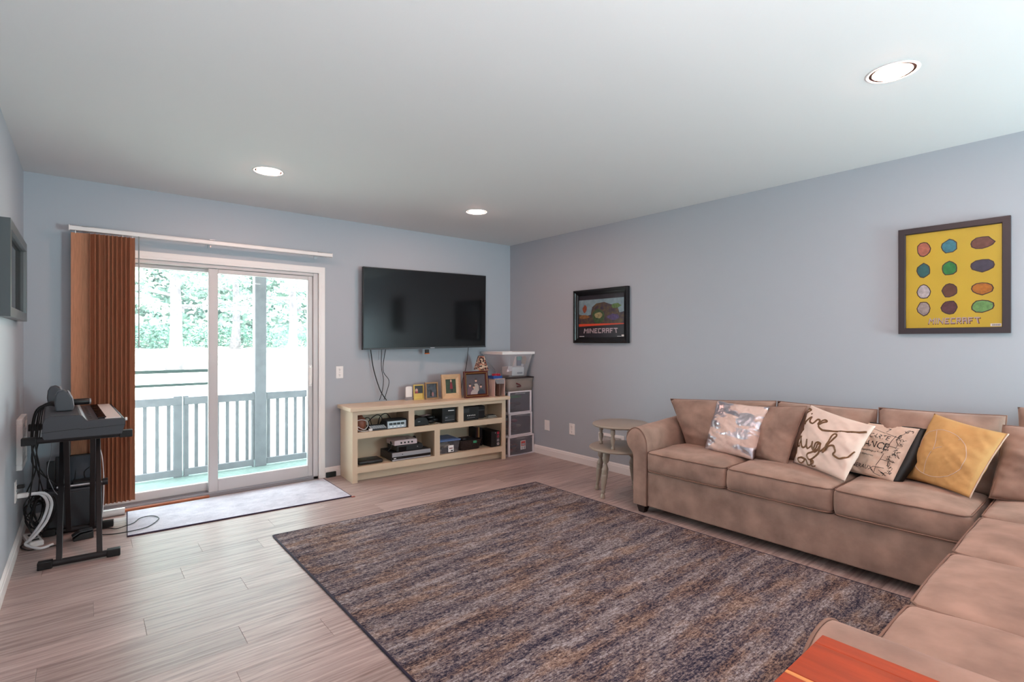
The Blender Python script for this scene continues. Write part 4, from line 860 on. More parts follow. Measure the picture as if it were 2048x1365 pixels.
# clear flared tub on top with rim
t = thing('clear_tub', 'clear flared plastic tub with a white rim on top of the fabric bin', 'storage tub', (3.84, 4.69, .897), math.radians(-2))
def ring(hx, hy, z, cx=0, cy=0, n=24, p=1.5): return [(cx + max(-1, min(1, p * math.cos(2 * math.pi * i / n))) * hx, cy + max(-1, min(1, p * math.sin(2 * math.pi * i / n))) * hy, z) for i in range(n)]
R = [ring(.12, .13, 0, .05), ring(.13, .14, .06, .05), ring(.20, .18, .20, -.005), ring(.225, .20, .265, -.005)]
s = MB(); s.add(sum(R, []), [(k_ * 24 + i, k_ * 24 + (i + 1) % 24, (k_ + 1) * 24 + (i + 1) % 24, (k_ + 1) * 24 + i) for k_ in range(3) for i in range(24)] + [tuple(range(24))]); s.obj('tub_body', M_clear, t, smooth=True)
R = [ring(.226, .201, .262, -.005), ring(.238, .213, .262, -.005), ring(.238, .213, .29, -.005), ring(.222, .197, .29, -.005)]
s = MB(); s.add(sum(R, []), [(k_ * 24 + i, k_ * 24 + (i + 1) % 24, ((k_ + 1) % 4) * 24 + (i + 1) % 24, ((k_ + 1) % 4) * 24 + i) for k_ in range(4) for i in range(24)]); s.obj('white_rim', M_plate, t)
s = MB(); 
box('white_carton', M_plate, -.03, .145, -.12, .08, .012, .11, t); box('carton_print', M_silver, .04, .12, -.1225, -.12, .03, .05, t, bevel=0)
MB().prism([(-.02, .112), (.12, .112), (.15, .19), (.03, .235)], -.13, -.10, 'y').obj('paper_sheaf', mat('paper_white', (222, 206, 206), .7), t)
box('blue_packet', mat('navy_packet', (40, 58, 104), .5), .02, .085, -.145, -.132, .125, .235, t); box('teal_packet_top', mat('teal_packet', (46, 132, 128), .5), .02, .085, -.147, -.1455, .19, .235, t, bevel=0)
MB().prism([(.09, .15), (.14, .14), (.165, .19), (.15, .24), (.105, .235)], -.147, -.135, 'y').obj('brown_packet', mat('brown_packet', (158, 124, 104), .6), t)
MB().prism([(-.12, .06), (-.04, .07), (-.04, .12), (-.10, .125)], -.135, -.125, 'y').obj('folded_paper', mat('paper_white', (0, 0, 0)), t)

# ------------------------------------------------------------------ two-tier round side table
TC = (3.535, 2.785)
M_sage = mat('sage_grey_paint', (160, 146, 132), .35)
t = thing('side_table', 'two-tier round sage-grey side table with turned legs beside the sofa arm', 'side table', (*TC, 0))
MB().lathe([(.255, .388), (.268, .392), (.272, .40), (.268, .408), (.258, .412), (.001, .412)], (0, 0), 48).obj('lower_tier', M_sage, t, smooth=False).data.set_sharp_from_angle(angle=.6)
MB().lathe([(.225, .583), (.240, .588), (.245, .597), (.240, .606), (.228, .611), (.001, .611)], (0, 0), 48).obj('upper_tier', M_sage, t)
for o in t.children: o.data.polygons.foreach_set('use_smooth', [True] * len(o.data.polygons)); o.data.set_sharp_from_angle(angle=.6)
lp = [(.015, 0), (.020, .008), (.020, .022), (.013, .040), (.012, .046), (.019, .050), (.012, .055), (.019, .060), (.012, .066), (.016, .080), (.021, .12), (.027, .185), (.028, .196), (.022, .199), (.029, .205), (.022, .211), (.029, .217), (.022, .223), (.028, .230), (.027, .245), (.018, .268), (.012, .282), (.013, .290), (.024, .300), (.028, .32), (.030, .36), (.028, .389)]
for i, (fx, fy) in enumerate([(3.306, 2.798), (3.475, 3.005), (3.735, 2.80), (3.56, 2.60)]):
    bx, by = fx - TC[0], fy - TC[1]
    def tl_(v, bx=bx, by=by): k_ = 1 - .22 * v.z / .39; return Vector((bx * k_ + v.x, by * k_ + v.y, v.z))
    MB().lathe(lp, (0, 0), 16, tilt=tl_).obj('turned_leg', M_sage, t, smooth=True)
sp2 = [(.015, .412), (.013, .420), (.016, .428), (.009, .436), (.010, .445), (.017, .470), (.020, .497), (.011, .512), (.017, .518), (.011, .524), (.018, .532), (.020, .560), (.017, .583)]
for i in range(4):
    a = math.radians(215 + i * 90 - 18); MB().lathe(sp2, (.185 * math.cos(a), .185 * math.sin(a)), 14).obj('spindle', M_sage, t, smooth=True)

# ------------------------------------------------------------------ pillows
class Pil:
    def __init__(s, c, T, pinch=.05, ex=.5, seed=0, wr=.006, back=1.0):
        s.c = [Vector(q) for q in c]; s.T = T; s.p = pinch; s.ex = ex; s.seed = seed; s.wr = wr; s.back = back
        TL, TR, BR, BL = s.c; n = (TR - TL + BR - BL).cross(TL - BL + TR - BR).normalized(); cen = sum(s.c, Vector()) / 4
        if n.dot(Vector((0, 0, CH)) - cen) < 0: n = -n
        s.n = n
    def S(s, u, v, side=1, lift=0):
        TL, TR, BR, BL = s.c; sv = math.sin(math.pi * v); su = math.sin(math.pi * u)
        uu = .5 + (u - .5) * (1 - s.p * sv ** .8); vv = .5 + (v - .5) * (1 - s.p * su ** .8)
        p = (BL * (1 - uu) + BR * uu) * (1 - vv) + (TL * (1 - uu) + TR * uu) * vv
        f = (max(0, su) * max(0, sv)) ** s.ex
        nz_ = noise.noise(Vector((u * 3.1 + s.seed, v * 3.1, side))) + .7 * noise.noise(Vector((u * 4 + s.seed, v * 10 + u * 5, side))) + .3 * noise.noise(Vector((u * 16 + s.seed, v * 14, side)))
        rad = noise.noise(Vector((math.atan2(v - .5, u - .5) * 2.2 + s.seed, 0, side))) * min(1, 2.2 * math.hypot(u - .5, v - .5)) 
        T = s.T if side > 0 else s.T * s.back
        return p + s.n * (side * (T * f + (nz_ * s.wr + rad * s.wr * .8) * min(1, f * 2)) + lift)
    def mesh(s, name, m, parent, n=36, mi=None):
        mb = MB(); N1 = n + 1; uvs = []
        for side in (1, -1):
            for j in range(N1):
                for i in range(N1): mb.v.append(tuple(s.S(i / n, j / n, side))); uvs.append((i / n, j / n))
        for k_ in range(2):
            o_ = k_ * N1 * N1
            for j in range(n):
                for i in range(n): a = o_ + j * N1 + i; mb.f.append((a, a + 1, a + N1 + 1, a + N1)); mb.mi.append(k_)
        me = mb.mesh(name); uvl = me.uv_layers.new(name='UVMap')
        for l in me.loops: uvl.data[l.index].uv = uvs[l.vertex_index]
        bm = bmesh.new(); bm.from_mesh(me); bmesh.ops.remove_doubles(bm, verts=bm.verts, dist=1e-5); bmesh.ops.recalc_face_normals(bm, faces=bm.faces); bm.to_mesh(me); bm.free()
        return link(name, me, m, parent, True, smooth=True)
    def border(s, r=.004, k_=18):
        pts = [s.S(i / k_, 0, 1) for i in range(k_)] + [s.S(1, i / k_, 1) for i in range(k_)] + [s.S(1 - i / k_, 1, 1) for i in range(k_)] + [s.S(0, 1 - i / k_, 1) for i in range(k_)]
        return MB().tube(pts, r, 6, closed=True)
    def stroke(s, uv, r=.004, k_=5, flat=True):
        pts = smoothpath([(a, b, 0) for a, b in uv], k_) if len(uv) > 2 else [Vector((uv[0][0] + (uv[-1][0] - uv[0][0]) * i / 8, uv[0][1] + (uv[-1][1] - uv[0][1]) * i / 8, 0)) for i in range(9)]
        pts = [(min(max(p.x, .01), .99), min(max(p.y, .01), .99)) for p in pts]
        P3 = [s.S(a, b, 1, .0006) for a, b in pts]; mb = MB(); W = []
        for i, p in enumerate(P3):
            t_ = (P3[min(i + 1, len(P3) - 1)] - P3[max(i - 1, 0)]).normalized(); sd_ = t_.cross(s.n).normalized() * r
            nn = s.n * .0012; W += [p - sd_, p - sd_ * .6 + nn, p + sd_ * .6 + nn, p + sd_]
        mb.add(W, [(i * 4 + q, i * 4 + q + 1, i * 4 + q + 5, i * 4 + q + 4) for i in range(len(P3) - 1) for q in range(3)]); return mb

# ------------------------------------------------------------------ sectional sofa
M_dleg = mat('dark_wood_leg', (36, 22, 20), .4)
def crown(x0, x1, y0, y1, zt, c=.018, seed=0, amp=.006):
    def f(p, n):
        a = max(0, 1 - ((p.x - (x0 + x1) / 2) / ((x1 - x0) / 2)) ** 2); b = max(0, 1 - ((p.y - (y0 + y1) / 2) / ((y1 - y0) / 2)) ** 2)
        q = Vector(p)
        if n[2] > .3: q.z += c * (a * b) ** .6 + amp * 1.1 * noise.noise(Vector((p.x * 6 + seed, p.y * 6, 0))) + amp * .5 * noise.noise(Vector((p.x * 17 + seed, p.y * 11, 3)))
        w_ = max(0, 1 - abs(n[2]) ** 2)
        if abs(n[0]) > .8: q.x += math.copysign(.012 * b ** .5 * w_, n[0]) + amp * 2.0 * noise.noise(Vector((p.y * 26 + seed, p.z * 9, 1))) * w_
        if abs(n[1]) > .8: q.y += math.copysign(.004 * a ** .5 * w_, n[1])
        return q
    return f
def seat(parent, x0, x1, y0, y1, z0, z1, seed, sides):
    df = crown(x0, x1, y0, y1, z1, .034, seed)
    sc_ = soft_box(x0, x1, y0, y1, z0, z1, .030, .026, df).obj('seat_cushion', M_velvet, parent, True, smooth=True)
    def edge(z, r_):
        P4 = []; e = .006; q = .02
        cs = [(x0 + e, y0 + e), (x1 - e, y0 + e), (x1 - e, y1 - e), (x0 + e, y1 - e)]
        for i in range(4):
            a, b = Vector(cs[i]), Vector(cs[(i + 1) % 4]); d_ = (b - a).normalized()
            for k_ in range(0, 19):
                p = a + d_ * q + (b - a - 2 * d_ * q) * k_ / 18; nn = (2 * (p.x - (x0 + x1) / 2) / (x1 - x0), 2 * (p.y - (y0 + y1) / 2) / (y1 - y0), .2)
                P4.append(df(Vector((p.x, p.y, z)), nn))
        return MB().tube(P4, r_, 6, closed=True)
    edge(z1 - .006, .0042).obj('piping', M_pipe, sc_, smooth=True); edge(z0 + .008, .0042).obj('piping', M_pipe, sc_, smooth=True)
    return sc_
def arm_profile(inn, out, sc, s_):
    """scroll arm outline: inner face at inn, outer face at out, s_ = +1 if outside lies at larger coordinate"""
    w_ = abs(out - inn); base = [(0, .06), (0, .50), (.006, .555), (.03, .605), (.06, .632), (.09, .643), (.125, .638), (.155, .618), (.178, .585), (.186, .553), (.178, .52), (.160, .495), (.138, .475), (.122, .445), (.119, .40), (.119, .06)]
    return [(inn + s_ * a * sc, b) for a, b in base]
sofa = thing('sectional_sofa', 'taupe velvet three-seat sofa along the right wall with rolled arm', 'sofa', (3.65, 1.4, 0))
SB = (3.262, 4.0)
soft_box(3.268, 3.99, .44, 2.335, .06, .322, .012, .12).obj('sofa_base', M_velvet, sofa, True, smooth=True)
for i, (a, b) in enumerate([(1.710, 2.326), (1.078, 1.704), (.480, 1.072)]): seat(sofa, 3.250, 3.80, a, b, .326, .474, i * 11.3, 0)
def arm(parent, prof, a0, a1, ax, rise):
    s = MB(); n = 14; k_ = len(prof)
    prof = [tuple(p)[:2] for p in smoothpath([(a, b, 0) for a, b in prof[1:-1]], 3)]; prof = [prof0] + prof + [prof1] if False else prof
    full_ = [(p_[0], p_[1]) for p_ in prof]; inn, out = full_[0][0], full_[-1][0]
    full_ = [(inn, .06)] + full_ + [(out, .06)]; m_ = len(full_)
    st_ = [0, .006, .02] + [.02 + (1 - .02) * i / n for i in range(1, n + 1)]
    cxx = sum(p_[0] for p_ in full_) / m_; czz = .35
    for q in st_:
        sh = {0: .90, .006: .965, .02: 1.0}.get(q, 1.0)
        for (a, b) in full_:
            aa = cxx + (a - cxx) * sh; bb = czz + (b - czz) * (sh if b > .1 else 1) + (rise * q if b > .42 else 0) + .003 * noise.noise(Vector((a * 9, b * 9, q * 6)))
            c_ = a0 + (a1 - a0) * q
            s.v.append((c_, aa, bb) if ax == 'x' else (aa, c_, bb))
    for i in range(len(st_) - 1):
        for j in range(m_): s.f.append((i * m_ + j, i * m_ + (j + 1) % m_, (i + 1) * m_ + (j + 1) % m_, (i + 1) * m_ + j)); s.mi.append(0)
    s.f += [tuple(range(m_)), tuple(range((len(st_) - 1) * m_, len(st_) * m_))]; s.mi += [0, 0]
    o = s.obj('arm', M_velvet, parent, True, auto=True)
    c_ = a0 + (a1 - a0) * .012; MB().tube([(c_, a, b) if ax == 'x' else (a, c_, b) for a, b in full_], .0042, 6).obj('piping', M_pipe, o, smooth=True)
    return o
prof0 = prof1 = None
arm(sofa, arm_profile(2.330, 2.45, 1.0, 1), 3.255, 3.99, 'x', .05)
soft_box(3.93, 4.035, .44, 2.455, .06, .74, .03, .12).obj('back_frame', M_velvet, sofa, True, smooth=True)
for cx, cy in ((3.30, 2.39), (3.95, 2.39), (3.95, .5)):
    s = MB(); s.add([(cx - .022, cy - .022, 0), (cx + .022, cy - .022, 0), (cx + .022, cy + .022, 0), (cx - .022, cy + .022, 0), (cx - .032, cy - .038, .062), (cx + .045, cy - .038, .062), (cx + .045, cy + .038, .062), (cx - .032, cy + .038, .062)], [(0, 1, 2, 3), (4, 5, 6, 7), (0, 1, 5, 4), (1, 2, 6, 5), (2, 3, 7, 6), (3, 0, 4, 7)]); s.obj('leg', M_dleg, sofa, True)
for c, sd_ in (([(3.80, 2.475, .822), (3.83, 1.625, .878), (3.76, 1.63, .46), (3.72, 2.27, .46)], 1), ([(3.85, 1.622, .876), (3.85, 1.016, .876), (3.78, 1.012, .46), (3.78, 1.615, .46)], 2), ([(3.86, 1.010, .889), (3.86, .424, .904), (3.78, .43, .46), (3.78, 1.004, .46)], 3)):
    q = Pil(c, .125, .025, .34, sd_ * 5, .020); b = q.mesh('back_cushion', M_velvet, sofa, 26); q.border(.0042).obj('piping', M_pipe, b, smooth=True)

sofa2 = thing('sectional_sofa', 'taupe velvet sofa section in the foreground with a rolled arm behind the wooden table', 'sofa', (2.6, .0, 0))
soft_box(1.37, 3.25, -.40, .425, .06, .322, .02, .12).obj('sofa_base', M_velvet, sofa2, True, smooth=True)
soft_box(3.255, 4.03, -.40, .425, .06, .322, .02, .12).obj('corner_base', M_velvet, sofa2, True, smooth=True)
for i, (a, b) in enumerate([(1.503, 2.012), (2.018, 2.625), (2.632, 3.262), (3.268, 3.99)]): seat(sofa2, a, b, -.12, .452, .326, .482, 50 + i * 7.7, 0)
arm(sofa2, arm_profile(1.497, 1.27, 1.62, -1), .475, -.42, 'y', .0)
soft_box(1.37, 4.03, -.50, -.38, .06, .74, .03, .2).obj('back_frame', M_velvet, sofa2, True, smooth=True)
for i in range(3):
    a = 1.48 + i * .62; q = Pil([(a + .6, -.26, .88), (a, -.26, .88), (a, -.18, .47), (a + .6, -.18, .47)], .085, .02, .30, 70 + i, .006); b = q.mesh('back_cushion', M_velvet, sofa2, 16); q.border(.0042).obj('piping', M_pipe, b, smooth=True)
for cx, cy in ((1.42, .38), (1.42, -.36)):
    MB().prism([(cx - .03, cy - .03), (cx + .03, cy - .03), (cx + .03, cy + .03), (cx - .03, cy + .03)], 0, .080, 'z').obj('leg', M_dleg, sofa2, True)

def loose(name, label, c, T, m, seed, pinch=.055, ex=.42, wr=.013, n=48, back=.8, grp='throw pillows on the sofa', cat='pillow'):
    q = Pil(c, T, pinch, ex, seed, wr, back); cen = sum(q.c, Vector()) / 4; zmin = min(v.z for v in q.c)
    t = thing(name, label, cat, (cen.x, cen.y, zmin), 0, grp); b = q.mesh('pillow_cover', m, t, n); return q, t, b
q, t, b = loose('corner_cushion', 'big taupe velvet back cushion leaning in the sofa corner at right edge', [(3.76, .428, .862), (3.76, -.15, .88), (3.60, -.10, .50), (3.60, .462, .50)], .08, M_velvet, 31, .03, .34, grp='loose sofa cushions', cat='cushion')
q.border(.0042).obj('piping', M_pipe, t, True, smooth=True)
q, t, b = loose('corner_cushion', 'taupe velvet back cushion standing highest behind the corner cushion', [(3.985, .395, .945), (3.985, -.2, .96), (3.94, -.2, .52), (3.94, .395, .52)], .05, M_velvet, 37, .03, .34, grp='loose sofa cushions', cat='cushion')
# silver and blush pillow
def foil():
    m = bpy.data.materials.new('blush_and_silver_foil'); m.use_nodes = True; nt = m.node_tree; N = nt.nodes; L = nt.links; p = N['Principled BSDF']
    uv = N.new('ShaderNodeUVMap'); mp = N.new('ShaderNodeMapping'); L.new(uv.outputs[0], mp.inputs[0]); mp.inputs['Rotation'].default_value = (0, 0, math.radians(40)); mp.inputs['Scale'].default_value = (1.3, 3.4, 1); mp.inputs['Location'].default_value = (.35, .9, 0)
    n = N.new('ShaderNodeTexNoise'); n.inputs['Scale'].default_value = 1.15; n.inputs['Detail'].default_value = 5; n.inputs['Roughness'].default_value = .5; L.new(mp.outputs[0], n.inputs[0])
    r = N.new('ShaderNodeValToRGB'); r.color_ramp.elements[0].position = .49; r.color_ramp.elements[1].position = .515; L.new(n.outputs[0], r.inputs[0])
    mx = N.new('ShaderNodeMixRGB'); L.new(r.outputs[0], mx.inputs[0]); mx.inputs[1].default_value = (*lin((222, 192, 180)), 1); mx.inputs[2].default_value = (*lin((206, 200, 206)), 1); L.new(mx.outputs[0], p.inputs[0])
    L.new(r.outputs[0], p.inputs['Metallic']); mr = N.new('ShaderNodeMapRange'); L.new(r.outputs[0], mr.inputs[0]); mr.inputs[3].default_value = .8; mr.inputs[4].default_value = .36; L.new(mr.outputs[0], p.inputs['Roughness'])
    n2 = N.new('ShaderNodeTexNoise'); n2.inputs['Scale'].default_value = 9; n2.inputs['Detail'].default_value = 5; L.new(uv.outputs[0], n2.inputs[0]); bp = N.new('ShaderNodeBump'); bp.inputs['Strength'].default_value = .35; bp.inputs['Distance'].default_value = .02; L.new(n2.outputs[0], bp.inputs['Height']); L.new(bp.outputs[0], p.inputs['Normal']); return m
q, t, b = loose('foil_pillow', 'blush pillow with silver foil brush strokes, leftmost on the sofa', [(3.72, 2.015, .856), (3.68, 1.605, .85), (3.517, 1.642, .492), (3.566, 2.036, .492)], .080, foil(), 2)
q, t, b = loose('plain_pillow', 'plain taupe pillow with piping between the foil and the script pillows', [(3.79, 1.80, .838), (3.70, 1.372, .876), (3.535, 1.434, .492), (3.66, 1.83, .475)], .080, M_velvet, 8)
q.border(.004).obj('piping', M_pipe, t, True, smooth=True)
M_creamc = mat('cream_cotton', (232, 208, 194), .85, var=.05, vs=4, bump=.15, bs=20); M_bronze = mat('bronze_ink', (112, 78, 46), .4, metal=.2)
q, t, b = loose('script_pillow', 'cream pillow with large brown cursive words Live Laugh Love', [(3.74, 1.366, .884), (3.53, .939, .817), (3.395, 1.056, .492), (3.60, 1.419, .505)], .064, M_creamc, 15)
LIVE = [[(0.02, 0.846), (0.057, 0.882), (0.076, 0.918), (0.044, 0.929), (0.02, 0.911)], [(0.055, 0.795), (0.064, 0.703), (0.093, 0.666), (0.128, 0.727), (0.164, 0.808), (0.184, 0.729), (0.237, 0.707), (0.271, 0.801), (0.316, 0.799), (0.313, 0.73), (0.377, 0.774), (0.429, 0.823), (0.389, 0.836), (0.34, 0.779), (0.33, 0.708), (0.38, 0.669), (0.456, 0.66), (0.618, 0.702), (0.845, 0.785), (0.98, 0.861)], [(0.122, 0.863), (0.142, 0.855)], [(0.029, 0.604), (0.047, 0.563), (0.026, 0.521), (0.02, 0.49)], [(0.127, 0.44), (0.064, 0.426), (0.022, 0.343), (0.041, 0.283), (0.085, 0.3), (0.118, 0.379), (0.127, 0.44), (0.138, 0.348), (0.17, 0.283), (0.22, 0.283), (0.245, 0.35), (0.246, 0.427), (0.252, 0.314), (0.3, 0.284), (0.347, 0.34), (0.354, 0.419), (0.374, 0.321), (0.42, 0.28), (0.452, 0.321), (0.47, 0.395), (0.512, 0.43), (0.439, 0.422), (0.408, 0.334), (0.427, 0.264), (0.479, 0.283), (0.517, 0.374), (0.512, 0.43), (0.53, 0.302), (0.481, 0.187), (0.389, 0.115), (0.332, 0.152), (0.333, 0.2), (0.41, 0.257), (0.489, 0.306), (0.564, 0.315), (0.634, 0.457), (0.692, 0.614), (0.67, 0.664), (0.631, 0.63), (0.619, 0.49), (0.604, 0.291), (0.649, 0.424), (0.726, 0.463), (0.77, 0.392), (0.754, 0.328), (0.845, 0.304), (0.918, 0.351), (0.956, 0.424), (0.98, 0.502)], [(0.03, 0.226), (0.056, 0.166), (0.042, 0.085)],
        [(0.209, 0.108), (0.148, 0.08), (0.164, 0.04), (0.22, 0.03), (0.263, 0.06), (0.257, 0.102), (0.209, 0.108), (0.29, 0.105), (0.34, 0.03), (0.39, 0.05), (0.41, 0.10), (0.42, 0.06), (0.47, 0.08), (0.45, 0.11), (0.42, 0.08), (0.44, 0.03), (0.52, 0.05)]]
for st_ in LIVE: q.stroke(st_, .0066).obj('script_stroke', M_bronze, b)
# map pillow
q, t, b = loose('map_pillow', 'cream antique-map print pillow edged in black between script and mustard pillows', [(3.80, 1.061, .797), (3.72, .768, .803), (3.565, .862, .497), (3.69, 1.191, .492)], .040, [mat('map_linen', (222, 196, 178), .85, var=.12, vs=5), M_black], 21, pinch=.02, ex=.28, back=1.0)
q.border(.006).obj('black_piping', M_cord, t, True, smooth=True)
# black gusset
s = MB(); n_ = 20; W = []
for i in range(n_ + 1):
    a = q.S(1, i / n_, 1); W += [a + q.n * .004, a + Vector((.03, -.045 * math.sin(math.pi * (.15 + .7 * i / n_)) - .008, -.002))]
s.add(W, [(2 * i, 2 * i + 1, 2 * i + 3, 2 * i + 2) for i in range(n_)]); g_ = s.obj('black_gusset', M_cord, t, True, smooth=True)
g_.modifiers.new('th', 'SOLIDIFY').thickness = .004
MAPL = [[(0.239, 0.88), (0.575, 0.801), (0.792, 0.756)], [(0.734, 0.788), (0.701, 0.49), (0.684, 0.066)], [(0.604, 0.597), (0.891, 0.568)], [(0.643, 0.165), (0.826, 0.176)], [(0.752, 0.126), (0.895, 0.061)], [(0.638, 0.117), (0.685, 0.066), (0.801, 0.04)], [(0.691, 0.32), (0.933, 0.314)]]
for st_ in MAPL: q.stroke(st_, .0012).obj('map_line', M_cord, b)
ry = random.Random(9)
for k_ in range(16):
    v0 = .06 + k_ * .055; u0 = .87 + .05 * math.sin(k_ * 1.3); pts = [(u0, v0)]
    for j in range(9): pts.append((min(.97, max(.78, pts[-1][0] + ry.uniform(-.045, .05))), min(.97, max(.03, pts[-1][1] + ry.uniform(-.035, .05)))))
    q.stroke(pts, .0009, 3).obj('coast_line', M_cord, b)
def text_on(q, body, u0, v0, size, asp, rot, name, m, parent, lift=.0012):
    cu = bpy.data.curves.new('txt', 'FONT'); cu.body = body; cu.size = 1; cu.resolution_u = 2; o = bpy.data.objects.new('txt', cu); COL.objects.link(o)
    dg = bpy.context.evaluated_depsgraph_get(); me = bpy.data.meshes.new_from_object(o.evaluated_get(dg)); bpy.data.objects.remove(o)
    for v in me.vertices:
        x_, y_ = v.co.x * size, v.co.y * size * asp; u_, v_ = u0 + x_ * math.cos(rot) - y_ * math.sin(rot), v0 + x_ * math.sin(rot) + y_ * math.cos(rot)
        v.co = q.S(min(.985, max(.015, u_)), min(.985, max(.015, v_)), 1, lift)
    me.materials.clear(); return link(name, me, m, parent)
for body, u0, v0, sz in (('L. CARTE', .16, .70, .125), ('RANCE,', .16, .53, .17), ('Geographique', .22, .44, .06), ('par les Royaumes', .20, .36, .05), ('GENERAUX.', .13, .12, .10), ('7', .52, .83, .12), ('1/2', .56, .44, .10)):
    text_on(q, body, u0, v0, sz, 1.0, -.05, 'map_lettering', M_cord, b)
# mustard pillow
M_must = mat('mustard_linen', (204, 156, 98), .85, var=.08, vs=8, bump=.25, bs=26)
q, t, b = loose('mustard_pillow', 'mustard yellow pillow with stitched circle, rightmost of the throw pillows', [(3.77, .718, .893), (3.635, .392, .836), (3.52, .525, .497), (3.70, .839, .507)], .080, M_must, 27, wr=.009)
MUS = [[(0.636, 0.539), (0.659, 0.475), (0.666, 0.41), (0.655, 0.346), (0.629, 0.286), (0.586, 0.233), (0.53, 0.19), (0.464, 0.159), (0.39, 0.141), (0.314, 0.138), (0.238, 0.15), (0.167, 0.177), (0.106, 0.217), (0.066, 0.278), (0.045, 0.338), (0.035, 0.394), (0.035, 0.462), (0.04, 0.529), (0.054, 0.591), (0.088, 0.644), (0.143, 0.687), (0.207, 0.717), (0.277, 0.732), (0.349, 0.732), (0.421, 0.718), (0.488, 0.689), (0.549, 0.648), (0.599, 0.597), (0.636, 0.539)], [(0.197, 0.705), (0.244, 0.584), (0.281, 0.478)], [(0.369, 0.525), (0.284, 0.47), (0.245, 0.295), (0.257, 0.146)], [(0.483, 0.665), (0.509, 0.69)]]
M_thr = mat('pale_thread', (206, 178, 160), .6)
for st_ in MUS: q.stroke([(.015 + a * 1.22, .45 + (b_ - .43) * 1.18) for a, b_ in st_], .0018, 3).obj('stitched_line', M_thr, b)
MB().tube([q.S(1, i / 24, 1) + q.n * .002 for i in range(25)], .0035, 6).obj('pale_piping', M_thr, t, True, smooth=True)

# ------------------------------------------------------------------ wooden table in the foreground
M_red = mat('orange_red_varnished_wood', (160, 60, 25), .38, var=.22, vs=5, stretch=(9, 1, 1), spec=.3, bump=.03, bs=30)
M_inl = mat('honey_inlay_wood', (214, 138, 72), .3, coat=.4)
t = thing('end_table', 'orange-red varnished wooden table with a honey inlay in the foreground', 'table', (.86, .15, 0))
for a, b, m_ in ((1.1395, 1.18, M_red), (1.0065, 1.1385, M_red), (.9955, 1.0055, M_inl), (.862, .9945, M_red), (.70, .861, M_red), (.55, .699, M_red)):
    box('inlay_strip' if m_ is M_inl else 'plank', m_, a, b, -.22, .408, .672, .70, t, True, bevel=.0012)
for cx, cy in ((1.14, .36), (1.14, -.17), (.6, .36), (.6, -.17)): box('leg', M_red, cx - .025, cx + .025, cy - .025, cy + .025, 0, .60, t, True)
for a in ((.6, 1.14, .35, .37), (.6, 1.14, -.18, -.16)): box('apron', M_red, a[0], a[1], a[2], a[3], .60, .672, t, True)
for a in ((.59, .61, -.17, .36), (1.13, 1.15, -.17, .36)): box('apron', M_red, *a, .60, .672, t, True)

# ------------------------------------------------------------------ keyboard on its stand
KR = math.radians(2.2)
kb = thing('digital_piano', 'black digital piano keyboard on a folding stand beside the left wall', 'keyboard', (0, 3.87, .757), KR)
prof = [(-.178, 0), (.168, -.003), (.186, .052), (.186, .086), (.178, .090), (.012, .092), (.004, .096), (-.014, .122), (-.026, .128), (-.150, .132), (-.172, .122), (-.184, .095), (-.186, .02)]
M_kb = mat('charcoal_piano_shell', (58, 60, 66), .45)
MB().prism(prof, 0, .93, 'y').obj('piano_case', M_kb, kb, bevel=.0025, seg=1)
MB().prism([(-.187, .040), (-.03, .048), (-.018, .043), (.186, .050), (.186, .052), (-.018, .046), (-.03, .051), (-.187, .043)], -.0012, .0005, 'y').obj('case_seam', M_cord, kb)
MB().prism([(.005, .0965), (-.013, .1225), (-.017, .1235), (.001, .0962)], .015, .915, 'y').obj('silver_panel_edge', M_silver, kb)
M_ivory = mat('ivory_key', (240, 226, 220), .3)
wkm = MB().box(.092, .168, .0006, .0234, .088, .0955).mesh('white_key'); wkm.materials.append(M_ivory)
for i in range(36):
    o = bpy.data.objects.new('white_key', wkm); COL.objects.link(o); o.parent = kb; o.location = (0, .034 + i * .024, 0)
bkm = MB().box(.060, .098, -.006, .006, .090, .1015).mesh('black_key'); bkm.materials.append(M_blackg)
for i in range(35):
    if i % 7 in (0, 1, 3, 4, 5): o = bpy.data.objects.new('black_key', bkm); COL.objects.link(o); o.parent = kb; o.location = (0, .034 + (i + 1) * .024, 0)
for i in range(8): box('panel_button', M_dgrey, .022, .036, .1 + i * .09, .13 + i * .09, .0915, .0945, kb)
MB().tube([(.186, .012, .083), (.196, .012, .083)], .010, 10).obj('side_knob', M_plate, kb)
ks = thing('keyboard_stand', 'dark double-braced X keyboard stand on the plank floor', 'stand', (0, 4.3, 0))
def bar(name, a, b, r=.019, cap=True, capl=.06, cr=.031):
    a, b = Vector(a), Vector(b); o = MB().tube([a, b], r, 10).obj(name, M_metal, ks, True, smooth=True); o.data.set_sharp_from_angle(angle=.8)
    d_ = (b - a).normalized()
    if cap:
        for e, sg in ((a, 1), (b, -1)):
            MB().tube([e - d_ * sg * .006, e + d_ * sg * capl], cr, 4).obj('rubber_cap', M_cord, o, bevel=.004)
    return o
bar('foot_bar', (-.205, 3.985, .024), (.160, 3.962, .024)); bar('foot_bar', (-.212, 4.64, .024), (.148, 4.60, .024))
bar('support_bar', (-.275, 4.03, .735), (.222, 4.01, .735)); bar('support_bar', (-.285, 4.67, .735), (.18, 4.66, .735))
